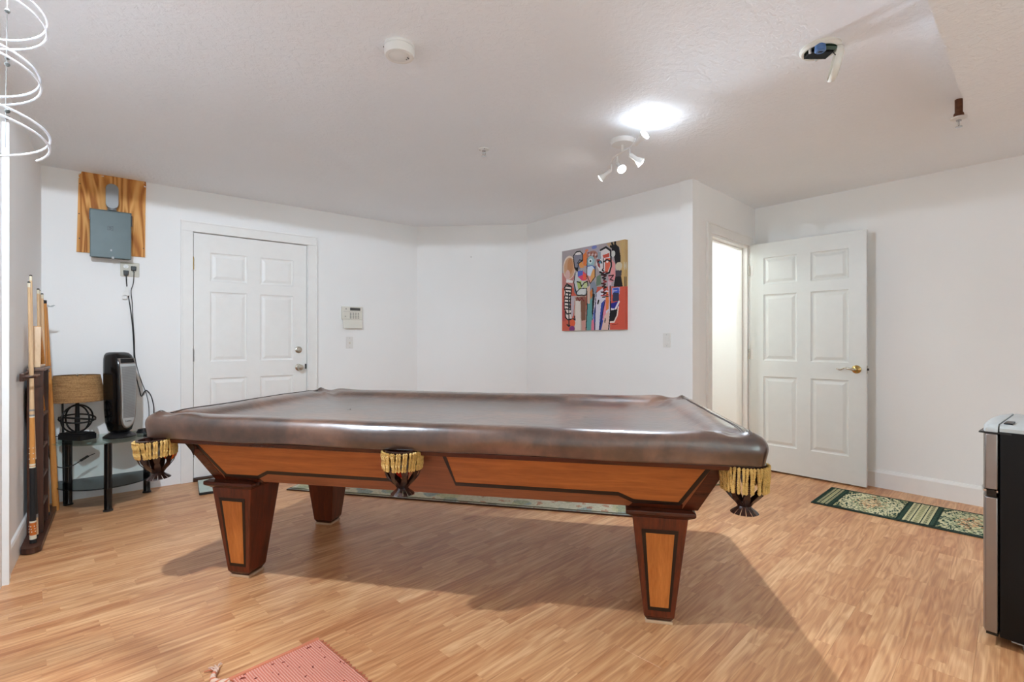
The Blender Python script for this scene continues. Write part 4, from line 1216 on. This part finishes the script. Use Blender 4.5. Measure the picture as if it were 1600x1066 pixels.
fbox(0.014, 0.092, Y0 - 0.008, Y1 + 0.008, 0.985, 1.003).build('top_board', 'shelfwood', rk, None, 0.003)
for y0, y1 in ((3.77, Y0), (Y1, 4.62)):
    fbox(0.012, 0.030, y0, y1, 0.94, 0.985).build('cue_bar', 'rackwood', rk, None, 0.003)
for yy in (3.775, 3.86, 3.95, 4.35, 4.44, 4.53):
    m = MB()
    m.tube(spline([fpt(0.028, yy - 0.024, 0.965), fpt(0.058, yy - 0.026, 0.965), fpt(0.076, yy - 0.016, 0.965)], 5), 0.007, 6)
    m.build('clip', 'shelfwood' if yy > 3.8 else 'rackwood', rk, 60)

def cue(label, p0, p1, kind=0, grp='pool cues in the rack'):
    """cue from its foot p0 to its tip p1"""
    a, b = Vector(p0), Vector(p1); L = (b - a).length
    r = thing('pool_cue', label, 'pool cue', tuple(a), 0, grp)
    r.rotation_mode = 'QUATERNION'; r.rotation_quaternion = (b - a).to_track_quat('Z', 'Y')
    R0 = 0.0150
    def rad(z): return R0 - (R0 - 0.0065) * z / L
    def seg(nm, z0, z1, mt, ex=0.0): MB().lathe([(rad(z0) + ex, z0), (rad(z1) + ex, z1)], 14).build(nm, mt, r, 40)
    if kind == 3:     # house cue standing tip down: thick black butt end up
        R0 = 0.0065
        def rad(z): return 0.0068 + 0.0075 * z / L
        seg('shaft', 0.0, L - 0.02, 'honey'); MB().lathe([(0.0145, L - 0.02), (0.0145, L), (0.001, L + 0.002)], 14).build('bumper', 'rubber', r, 40)
        return r
    if kind == 0:
        bands = [('bumper', 0.0, 0.022, 'rubber'), ('ring', 0.022, 0.045, 'ivory'), ('sleeve', 0.045, 0.115, 'orangesleeve'), ('ring', 0.115, 0.124, 'ivory'), ('wrap', 0.124, 0.42, 'wrap'),
                 ('ring', 0.42, 0.428, 'ivory'), ('ring', 0.432, 0.442, 'ivory'), ('forearm', 0.428, 0.70, 'honey'), ('joint', 0.70, 0.706, 'ivory'), ('joint', 0.706, 0.716, 'greymetal'), ('joint', 0.735, 0.745, 'greymetal'), ('shaft', 0.716, L - 0.03, 'honey')]
        bands[-1] = ('shaft', 0.716, L - 0.03, 'maple')
    elif kind == 1:
        bands = [('bumper', 0.0, 0.02, 'rubber'), ('sleeve', 0.02, 0.12, 'maple'), ('ring', 0.12, 0.14, 'greymetal'), ('wrap', 0.14, 0.46, 'wrap'), ('ring', 0.46, 0.47, 'ivory'), ('forearm', 0.47, 0.72, 'maple'), ('joint', 0.72, 0.735, 'black'), ('joint', 0.75, 0.76, 'black'), ('shaft', 0.735, L - 0.03, 'maple')]
    else:
        bands = [('bumper', 0.0, 0.02, 'rubber'), ('forearm', 0.02, 0.7, 'honey'), ('shaft', 0.7, L - 0.03, 'maple')]
    for nm, z0, z1, mt in bands: seg(nm, z0, z1, mt, 0.0006 if nm in ('ring', 'joint') else 0)
    MB().lathe([(0.0068, L - 0.03), (0.0066, L - 0.006)], 12).build('ferrule', 'ivory', r, 40)
    MB().lathe([(0.0066, L - 0.006), (0.0062, L), (0.001, L + 0.002)], 12).build('tip', 'rubber', r, 40)
    if kind == 0:
        m = MB()
        for z in (0.065, 0.08, 0.095):
            for k in range(6):
                an = 2 * PI * k / 6 + z * 60; rr = rad(z) + 0.0003
                m.sphere((rr * math.cos(an), rr * math.sin(an), z), 0.003, 6, 4)
        for z in (0.47, 0.50, 0.53):
            for k in range(4):
                an = 2 * PI * k / 4 + 0.9; rr = rad(z) + 0.0002
                m.sphere((rr * math.cos(an), rr * math.sin(an), z), 0.003, 6, 4)
        m.build('inlay_dots', 'ivory', r)
    return r
cue('pool cue with orange dotted sleeve and black wrap, nearest in the rack', fpt(0.058, 3.845, 0.036), fpt(0.050, 3.83, 1.525), 0)
cue('plain maple pool cue with black wrap just behind the orange-sleeved cue', fpt(0.058, 3.935, 0.036), fpt(0.046, 3.80, 1.485), 1)
cue('pool cue with white ferrule, leftmost of the group behind the ball shelves', fpt(0.046, 4.37, 0.036), fpt(0.042, 4.23, 1.482), 2)
cue('pool cue with white ferrule, tallest of the group behind the ball shelves', fpt(0.046, 4.435, 0.036), fpt(0.040, 4.30, 1.480), 2)
cue('pool cue with white ferrule, shorter one between two others behind the ball shelves', fpt(0.066, 4.40, 0.036), fpt(0.058, 4.25, 1.455), 2)
cue('pool cue standing upside down with its black rubber butt upwards', fpt(0.060, 4.50, 0.036), fpt(0.056, 4.36, 1.42), 3)
br = thing('bridge_stick', 'wooden bridge stick with pale notched head leaning in the corner', 'bridge stick', (0, 0, 0))
p0, p1 = Vector((-0.225, 4.625, 0.003)), Vector(fpt(0.055, 4.46, 1.385))
MB().tube([p0, p0 + (p1 - p0) * 0.5, p1], [0.0185, 0.0155, 0.010], 14).build('stick', 'honey', br, 60)
dz = (p1 - p0).normalized()
m = MB().prism([(-0.03, -0.004), (0.045, -0.002), (0.065, 0.010), (0.052, 0.012), (0.03, 0.004), (0.015, 0.014), (0.0, 0.006), (-0.015, 0.014), (-0.03, 0.008)], lambda a, b, d: (p1.x + a * 0.75, p1.y + d - a * 0.2, p1.z + b), -0.006, 0.006)
m.build('bridge_head', 'greyplastic', br)
p0 = Vector((-0.185, 4.74, 0.002)); p1 = Vector((-0.20, 4.82, 0.76))
o = MB().tube([p0, p1], [0.009, 0.006], 10).build('black_rod', 'black', None, 60)
tag(o, 'slim black rod leaning behind the bridge stick in the corner', 'rod')
# triangle
tr = thing('ball_triangle', 'wooden ball triangle standing on top of the cue rack', 'ball rack', (0, 0, 0))
def tri(pts, d0, d1):
    return pts
A_, B_, C_ = (4.045, 1.004), (4.285, 1.004), (4.085, 1.245)
def sidebar(p, q, t, s0, s1):
    a = Vector(p); b = Vector(q); d = (b - a).normalized(); n = Vector((-d.y, d.x)) * t
    return MB().prism([tuple(a - n), tuple(b - n), tuple(b + n), tuple(a + n)], lambda yy, z, s: fpt(s, yy, z), s0, s1)
sidebar(A_, C_, 0.006, 0.018, 0.070).build('side', 'maple', tr, None, 0.002)
sidebar(C_, B_, 0.006, 0.018, 0.070).build('side', 'honey', tr, None, 0.002)
sidebar((4.04, 1.011), (4.29, 1.011), 0.006, 0.018, 0.070).build('side', 'maple', tr, None, 0.002)
t2 = thing('ball_triangle', 'second wooden ball triangle tucked inside the rack shelves', 'ball rack', (0, 0, 0))
sidebar((4.05, 0.735), (4.08, 0.93), 0.006, 0.026, 0.072).build('side', 'honey', t2, None, 0.002)
sidebar((4.08, 0.93), (4.265, 0.735), 0.006, 0.026, 0.072).build('side', 'honey', t2, None, 0.002)
sidebar((4.045, 0.732), (4.27, 0.732), 0.006, 0.026, 0.072).build('side', 'honey', t2, None, 0.002)

# ================================================================== GLASS STAND, LAMP, HEATER
ZS = 0.47
tv = thing('glass_stand', 'corner stand with glass shelves and three black posts', 'stand', (0.05, 4.83, 0))
def halfoval(a, b, y0=-0.02, n=28):
    return [(-a * 0.94, y0)] + [(-a * math.cos(PI * i / n), y0 - 0.06 - b * math.sin(PI * i / n)) for i in range(n + 1)] + [(a * 0.94, y0)]
MB().prism(halfoval(0.335, 0.40), lambda a, b, d: (a, b, d), ZS - 0.009, ZS).build('glass_top', 'glass', tv, None, 0.001)
MB().prism(halfoval(0.300, 0.36), lambda a, b, d: (a, b, d), 0.150, 0.158).build('glass_shelf', 'smokeglass', tv, None, 0.001)
for x, yy in ((-0.215, -0.10), (0.0, -0.445), (0.235, -0.09)):
    lgp = MB().lathe([(0.024, 0.01), (0.0225, 0.014), (0.0225, 0.142), (0.0235, 0.148), (0.0235, 0.16), (0.0225, 0.166), (0.0225, 0.4605)], 20, (x, yy, 0)).build('post', 'blackgloss', tv, 40)
    MB().lathe([(0.028, 0.0), (0.028, 0.008), (0.022, 0.014)], 20, (x, yy, 0)).build('foot', 'black', lgp, 40)

lp = thing('table_lamp', 'black orb table lamp with a burlap shade on the glass stand', 'lamp', (-0.115, 4.655, ZS), math.radians(-52))
box(-0.10, 0.10, -0.055, 0.055, 0.0, 0.040).build('base', 'black', lp, None, 0.003)
box(-0.095, 0.095, -0.05, 0.05, 0.040, 0.048).build('base_top', 'blackmetal', lp, None, 0.002)
MB().lathe([(0.014, 0.045), (0.013, 0.09), (0.016, 0.13), (0.013, 0.17), (0.011, 0.25), (0.008, 0.26), (0.008, 0.30)], 14).build('stem', 'blackmetal', lp, 40)
for rx, ry, tz in ((0, 0, 0), (0, 0, PI / 2), (math.radians(78), 0, 0), (math.radians(96), math.radians(10), 0)):
    ring = []
    mat_ = Matrix.Rotation(tz, 3, 'Z') @ Matrix.Rotation(ry, 3, 'Y') @ Matrix.Rotation(rx, 3, 'X')
    for i in range(40):
        a = 2 * PI * i / 40
        ring.append(Vector((0, 0, 0.145)) + mat_ @ Vector((0.105 * math.cos(a), 0, 0.095 * math.sin(a))))
    MB().tube(ring, 0.0055, 7, True).build('orb_ring', 'blackmetal', lp, 60)
sh = MB().lathe([(0.156, 0.268), (0.1565, 0.270), (0.127, 0.449), (0.126, 0.450), (0.1245, 0.449), (0.154, 0.270), (0.156, 0.268)], 48, cap=False).build('shade', 'shade_burlap', lp, 50)
m = MB()
for r_, z in ((0.1255, 0.447), (0.155, 0.270)):
    m.tube([(r_ * math.cos(2 * PI * i / 40), r_ * math.sin(2 * PI * i / 40), z) for i in range(40)], 0.0018, 5, True)
m.build('shade_wire', 'blackmetal', sh)
m = MB()
for k in range(3): m.tube([(0, 0, 0.432), (0.124 * math.cos(2.1 * k), 0.124 * math.sin(2.1 * k), 0.446)], 0.0016, 5)
m.lathe([(0.004, 0.43), (0.004, 0.448), (0.007, 0.452), (0.001, 0.46)], 8)
m.build('shade_spider', 'nickel', sh)
MB().lathe([(0.016, 0.30), (0.018, 0.34), (0.016, 0.345), (0.012, 0.35), (0.028, 0.39), (0.026, 0.41), (0.001, 0.43)], 16).build('lamp_bulb', 'offwhite', lp, 40)
lc = cord('lamp_cord', 'black lamp cord looping off the left of the glass stand', [(-0.18, 4.70, ZS + 0.012), (-0.235, 4.72, ZS + 0.02), (-0.262, 4.71, ZS - 0.03), (-0.26, 4.70, ZS - 0.12), (-0.22, 4.69, ZS - 0.185), (-0.15, 4.68, ZS - 0.19), (-0.07, 4.68, ZS - 0.14), (-0.02, 4.69, ZS - 0.12)], 0.0032)
MB().tube([(-0.10, 4.68, ZS - 0.16), (-0.055, 4.68, ZS - 0.13)], 0.0085, 8).build('cord_switch', 'black', lc, 60)

# ceramic heater
ht = thing('tower_heater', 'black ceramic tower heater with silver grille on the glass stand', 'heater', (0.118, 4.575, ZS), math.radians(31))
ht.scale = (0.92, 0.92, 1.06)
def sup(a, b, e=3.0, n=32, yo=0.0):
    out = []
    for i in range(n):
        t = 2 * PI * i / n; c, s = math.cos(t), math.sin(t)
        out.append((a * math.copysign(abs(c) ** (2 / e), c), b * math.copysign(abs(s) ** (2 / e), s) + yo))
    return out
m = MB(); rings = []
for z, a, b, yo in ((0.035, 0.050, 0.055, 0.0), (0.05, 0.062, 0.075, 0.0), (0.10, 0.075, 0.092, 0.0), (0.2, 0.082, 0.100, 0.0), (0.35, 0.084, 0.102, 0.002), (0.47, 0.083, 0.100, 0.006), (0.53, 0.080, 0.092, 0.014), (0.555, 0.074, 0.080, 0.022), (0.570, 0.062, 0.064, 0.030), (0.576, 0.040, 0.040, 0.036)):
    rings.append([(x, yy, z) for x, yy in sup(a, b, 3.2, 36, yo)])
m.loft(rings); hb = m.build('body', 'blackgloss', ht, 60)
m = MB().loft([[(x, yy, z) for x, yy in sup(a, b, 2.2, 32)] for z, a, b in ((0.0, 0.105, 0.098), (0.008, 0.106, 0.099), (0.022, 0.085, 0.08), (0.038, 0.052, 0.05))])
m.build('base', 'black', ht, 50)
def front_y(z):
    T = [(0.05, 0.077), (0.10, 0.093), (0.2, 0.1005), (0.35, 0.1005), (0.47, 0.0945), (0.53, 0.079), (0.56, 0.055)]
    for (a, r0), (b, r1) in zip(T[:-1], T[1:]):
        if z <= b: return -(r0 + (r1 - r0) * max(0, (z - a)) / (b - a))
    return -T[-1][1]
def outline(w0, w1, z0, z1, n=12):
    pts = []
    for i in range(n + 1):                      # rounded bottom
        t = PI + PI * i / n; pts.append((w0 * math.cos(t), z0 + 0.085 + 0.085 * math.sin(t)))
    for i in range(1, 12): pts.append((w0 + (w1 - w0) * i / 12, z0 + 0.085 + (z1 - z0 - 0.085) * i / 12))
    for i in range(9): pts.append((w1 - 2 * w1 * i / 8, z1))
    for i in range(1, 12): pts.append((-w1 + (w1 - w0) * i / 12, z1 + (z0 + 0.085 - z1) * i / 12))
    return pts
def plate(pts, d0, d1, zc):
    """domed plate: outline plus fan to the middle column"""
    n = len(pts); vs = []; fs = []
    for d in (d0, d1): vs += [(x, front_y(z) - d, z) for x, z in pts]
    zs = [z for x, z in pts]
    cidx = len(vs); vs += [(0, front_y(z) - d1, z) for x, z in pts]
    for i in range(n):
        j = (i + 1) % n
        fs += [(i, j, n + j, n + i), (n + i, n + j, cidx + j, cidx + i)]
    return MB().add(vs, fs)
plate(outline(0.053, 0.061, 0.062, 0.535), -0.006, 0.002, 0.3).build('bezel', 'silver', ht, 50)
plate(outline(0.046, 0.056, 0.072, 0.497), -0.004, 0.0035, 0.3).build('front_plate', 'greyplastic', ht, 50)
m = MB()
for i in range(62):
    z = 0.135 + i * 0.0056; wv_ = 0.040 + 0.012 * (z - 0.135) / 0.35
    m.box(-wv_, wv_, front_y(z) - 0.0065, front_y(z) - 0.002, z, z + 0.003)
m.build('grille', 'greymetal', ht)
MB().prism([(-0.050, 0.505), (0.050, 0.505), (0.046, 0.532), (-0.046, 0.532)], lambda a, b, d: (a, front_y(b) - d, b), -0.004, 0.004).build('control_panel', 'blackgloss', ht)
text_mesh('logo', 'Lasko', 0.019, 'lcd', ht, (0.0, front_y(0.115) - 0.0045, 0.113), (PI / 2 - 0.15, 0, 0))
hc = thing('cable_coil', 'flat coil of black cable behind the heater on the glass stand', 'cable', (0.265, 4.67, ZS))
m = MB()
for k in range(3):
    m.tube([((0.045 - 0.004 * k) * math.cos(2 * PI * i / 30), (0.035 - 0.003 * k) * math.sin(2 * PI * i / 30), 0.006 + 0.009 * k) for i in range(30)], 0.005, 6, True)
m.build('coil', 'black', hc, 60)

# ================================================================== RUGS AND MATS
def floor_rug(name, label, ctr, rz, L, W, ras, edge='rugedge', th=0.008):
    r = thing(name, label, 'rug', (ctr[0], ctr[1], 0), rz)
    box(-L / 2, L / 2, -W / 2, W / 2, 0.0006, th).build('binding', edge, r, None, 0.002)
    e = 0.008
    print_grid('pile', ras, (-L / 2 + e, W / 2 - e, th + 0.0004), (L - 2 * e, 0, 0), (0, -(W - 2 * e), 0), 'print_rug', r)
    return r
def green_rug():
    R = Raster(200, 88, (52, 74, 62)); rs = random.Random(5)
    G, C, T, D = (52, 76, 64), (206, 200, 160), (196, 160, 120), (34, 52, 44)
    x, yv = R.x, R.y
    def border(x0, x1):
        R.put((x > x0) & (x < x1), (200, 194, 152))
        for k in range(3):
            xc = x0 + (x1 - x0) * (k + 0.5) / 3
            R.put((abs(x - xc) < 0.006 + 0.004 * (k == 1)) & ((yv * 22 + k * 0.5) % 1 < 0.55), D if k != 1 else (120, 122, 84))
        for xc in (x0 + 0.003, x1 - 0.003, x0 + (x1 - x0) / 3, x0 + 2 * (x1 - x0) / 3): R.put(abs(x - xc) < 0.0022, D)
    cell = np.array([[rs.random() for _ in range(120)] for _ in range(60)])
    rc = cell[(yv * 44).astype(int) % 60, (x * 110).astype(int) % 120]
    def medal(x0, x1, c):
        cx = (x0 + x1) / 2; hw = (x1 - x0) / 2; inn = (x > x0) & (x < x1)
        dx = np.floor(abs(x - cx) / hw * 12) / 12; dy = np.floor(abs(yv - 0.5) * 2 * 11) / 11
        q = dx + dy * 0.62 + 0.10 * ((np.floor(yv * 22) + np.floor(x * 90)) % 2)
        for lim, col in ((1.16, C), (1.0, G), (0.90, c), (0.62, (150, 158, 120)), (0.52, C), (0.34, T), (0.2, (214, 190, 150))):
            R.put(inn & (q < lim), col)
        R.put(inn & (rc < 0.24) & (q < 1.0), G); R.put(inn & (rc > 0.84) & (q < 1.0), c); R.put(inn & (rc > 0.93) & (q < 0.6), (206, 150, 110))
        R.put(inn & (q > 1.26) & (rc > 0.45), (172, 168, 124)); R.put(inn & (abs(x - x0) < 0.008), D); R.put(inn & (abs(x - x1) < 0.008), D)
    border(0.015, 0.085); medal(0.10, 0.44, (214, 208, 170)); border(0.455, 0.585); medal(0.60, 0.885, (196, 196, 158)); border(0.90, 0.985)
    R.put((yv < 0.03) | (yv > 0.97), D); R.put((x < 0.01) | (x > 0.99), D)
    n = np.array([[rs.uniform(-14, 14) for _ in range(R.w)] for _ in range(R.h)])
    R.a += n[:, :, None]; R.a = np.clip(R.a, 0, 255)
    return R
floor_rug('accent_rug', 'dark green and cream geometric runner rug beside the open door', (4.235, 0.855), math.radians(-86), 1.12, 0.53, green_rug())
def vintage_rug():
    R = Raster(220, 60, (190, 184, 160)); rs = random.Random(9)
    for j in range(R.h):
        for i in range(R.w):
            v = Vector((i * 0.09, j * 0.09, 0)); a = noise.noise(v); b = noise.noise(v * 2.3 + Vector((9, 4, 2))); c = noise.noise(v * 0.8 + Vector((3, 8, 1)))
            col = np.array((196, 190, 166))
            if a > 0.18: col = col * 0.4 + np.array((112, 132, 136)) * 0.6
            if b > 0.34 and c > -0.1: col = col * 0.45 + np.array((168, 96, 74)) * 0.55
            if c < -0.3: col = col * 0.5 + np.array((170, 166, 120)) * 0.5
            R.a[j, i] = col + rs.uniform(-10, 10)
    R.a[-3:-1] = (96, 92, 74)
    return R
vp = tpos(-0.30, 0.875 + 0.36, 0)
floor_rug('runner_rug', 'faded cream and blue vintage runner rug on the far side of the table', vp[:2], TA + math.radians(-1.5), 2.75, 0.72, vintage_rug(), 'bronze', 0.010)
# coral rag rug in front
rr_ = thing('rag_rug', 'woven coral rag rug with a braided tassel at the bottom edge of view', 'rug', (0.652, 1.96, 0), math.radians(8))
box(-0.33, 0.0, -1.3, 0.0, 0.0006, 0.012).build('weave', 'ragrug', rr_, None, 0.003)
m = MB(); m.tube([(-0.33, 0.0, 0.0095), (0.0, 0.0, 0.0095)], 0.0085, 8)
m.build('hem', 'rag', rr_, 60)
m = MB(); random.seed(11)
for i in range(60):
    yy = -0.01 - i * 0.021
    m.tube([(-0.002, yy, 0.008), (0.010 + random.uniform(0, 0.005), yy - 0.008, 0.006), (0.0, yy - 0.018, 0.008)], 0.003, 5)
m.build('side_loops', 'rag', rr_, 60)
for k, mt in ((0, 'rag'), (1, 'rag2'), (2, 'rag2')):
    path = []
    ctrl = spline([(-0.315, -0.02, 0.016), (-0.335, 0.0, 0.014), (-0.35, 0.03, 0.011), (-0.345, 0.06, 0.011), (-0.325, 0.09, 0.011)], 8)
    for i, p in enumerate(ctrl):
        a = i * 0.75 + k * 2.094
        path.append((p.x + 0.006 * math.cos(a), p.y + 0.002 * math.cos(a), p.z + 0.004 * math.sin(a)))
    m = MB().tube(path, 0.0052, 6); e = Vector(path[-1])
    for q in range(3): m.tube([e, e + Vector((0.012 * (q - 1) + 0.008 * (k - 1), 0.022, 0.0)), e + Vector((0.02 * (q - 1) + 0.012 * (k - 1), 0.03, -0.004))], 0.0022, 5)
    m.build('tassel_strand', mt, rr_, 60)
# sage door mat
mt_ = thing('door_mat', 'small sage grey ribbed mat lying by the closed door', 'mat', (0.82, 4.55, 0), math.radians(-6))
box(-0.22, 0.22, -0.19, 0.19, 0.0006, 0.020).build('backing', 'rubber', mt_, None, 0.004)
for i in range(12):
    y0 = -0.188 + i * 0.0313
    m = MB()
    for a in (0,):
        rings = []
        for t in range(7):
            an = PI * t / 6; rings.append((y0 + 0.0155 - 0.0155 * math.cos(an), 0.018 + 0.012 * math.sin(an)))
        m.prism([(yy, z) for yy, z in rings], lambda a_, b_, d_: (d_, a_, b_), -0.218, 0.218)
    m.build('rib', 'matgrey', mt_)
# olive cord on the floor by the doorway
gc = cord('floor_cord', 'loop of olive cord lying at the doorway threshold behind the table', [(3.70, 2.03, 0.006), (3.80, 2.05, 0.006), (3.90, 2.02, 0.007), (3.98, 2.045, 0.007), (4.06, 2.03, 0.012), (4.0, 2.06, 0.014), (3.9, 2.055, 0.016), (3.86, 2.03, 0.018), (3.96, 2.01, 0.014), (4.05, 2.0, 0.007)], 0.006, 'greencord')

# ================================================================== FRIDGE
fg = thing('mini_fridge', 'small two-door fridge with silver doors and black sides', 'fridge', (2.875, 0.05, 0))
W2 = 0.242
box(-W2, W2, -0.25, 0.232, 0.035, 0.815).build('body', 'fridgeblack', fg, None, 0.004)
def fdoor(name, z0, z1):
    pts = [(-W2, 0.237)] + [(-W2 + 2 * W2 * i / 16, 0.272 + 0.022 * math.sin(PI * i / 16) ** 0.6) for i in range(17)] + [(W2, 0.237)]
    return MB().prism(pts, lambda a, b, d: (a, b, d), z0, z1).build(name, 'silver', fg, 30, 0.003)
fdoor('lower_door', 0.045, 0.562)
ud = fdoor('freezer_door', 0.592, 0.805)
m = MB().prism([(-W2 - 0.001, 0.24)] + [(-W2 - 0.001 + (2 * W2 + 0.002) * i / 16, 0.268 + 0.022 * math.sin(PI * i / 16) ** 0.6) for i in range(17)] + [(W2 + 0.001, 0.24)], lambda a, b, d: (a, b, d), 0.565, 0.590)
m.build('handle_recess', 'blackgloss', fg)
m = MB().prism([(-W2, 0.236), (-W2, 0.278), (-W2 + 0.05, 0.288), (W2 - 0.05, 0.288), (W2, 0.278), (W2, 0.236)], lambda a, b, d: (a, b, d), 0.582, 0.590)
m.build('handle_lip', 'chrome', fg)
m = MB()
zt = [(0.815, 0.0), (0.828, 0.0), (0.836, 0.006), (0.840, 0.018)]
m.loft([[(-W2 + i, -0.25 + i, z), (W2 - i, -0.25 + i, z), (W2 - i, 0.232, z), (-W2 + i, 0.232, z)] for z, i in zt])
m.build('top_cover', 'greyplastic', fg, 30)
def capring(z, i):
    return [(-W2 + i, 0.237, z)] + [(-W2 + i + 2 * (W2 - i) * k / 16, 0.272 - i * 1.2 + 0.022 * math.sin(PI * k / 16) ** 0.6, z) for k in range(17)] + [(W2 - i, 0.237, z)]
MB().loft([capring(0.812, 0.0), capring(0.824, 0.001), capring(0.834, 0.008), capring(0.841, 0.022)]).build('door_cap', 'greyplastic', ud, 40)
box(-0.20, -0.12, 0.20, 0.225, 0.84, 0.846).build('hinge_cover', 'black', fg, None, 0.002)
box(-W2 - 0.001, W2, 0.20, 0.29, 0.806, 0.8115).build('gasket', 'black', fg)
m = MB().prism([(-W2 + 0.005, 0.236), (-W2 + 0.005, 0.27), (W2 - 0.005, 0.27), (W2 - 0.005, 0.236)], lambda a, b, d: (a, b, d), 0.034, 0.044)
m.build('door_sill', 'blackgloss', fg)
box(-W2 + 0.003, W2 - 0.003, -0.24, 0.20, 0.030, 0.036).build('bottom_rail', 'greymetal', fg)
for x in (-0.20, 0.20):
    for yy in (0.15, -0.2):
        MB().lathe([(0.022, 0.0), (0.024, 0.006), (0.022, 0.028), (0.012, 0.036)], 16, (x, yy, 0)).build('foot', 'greyplastic', fg, 40)
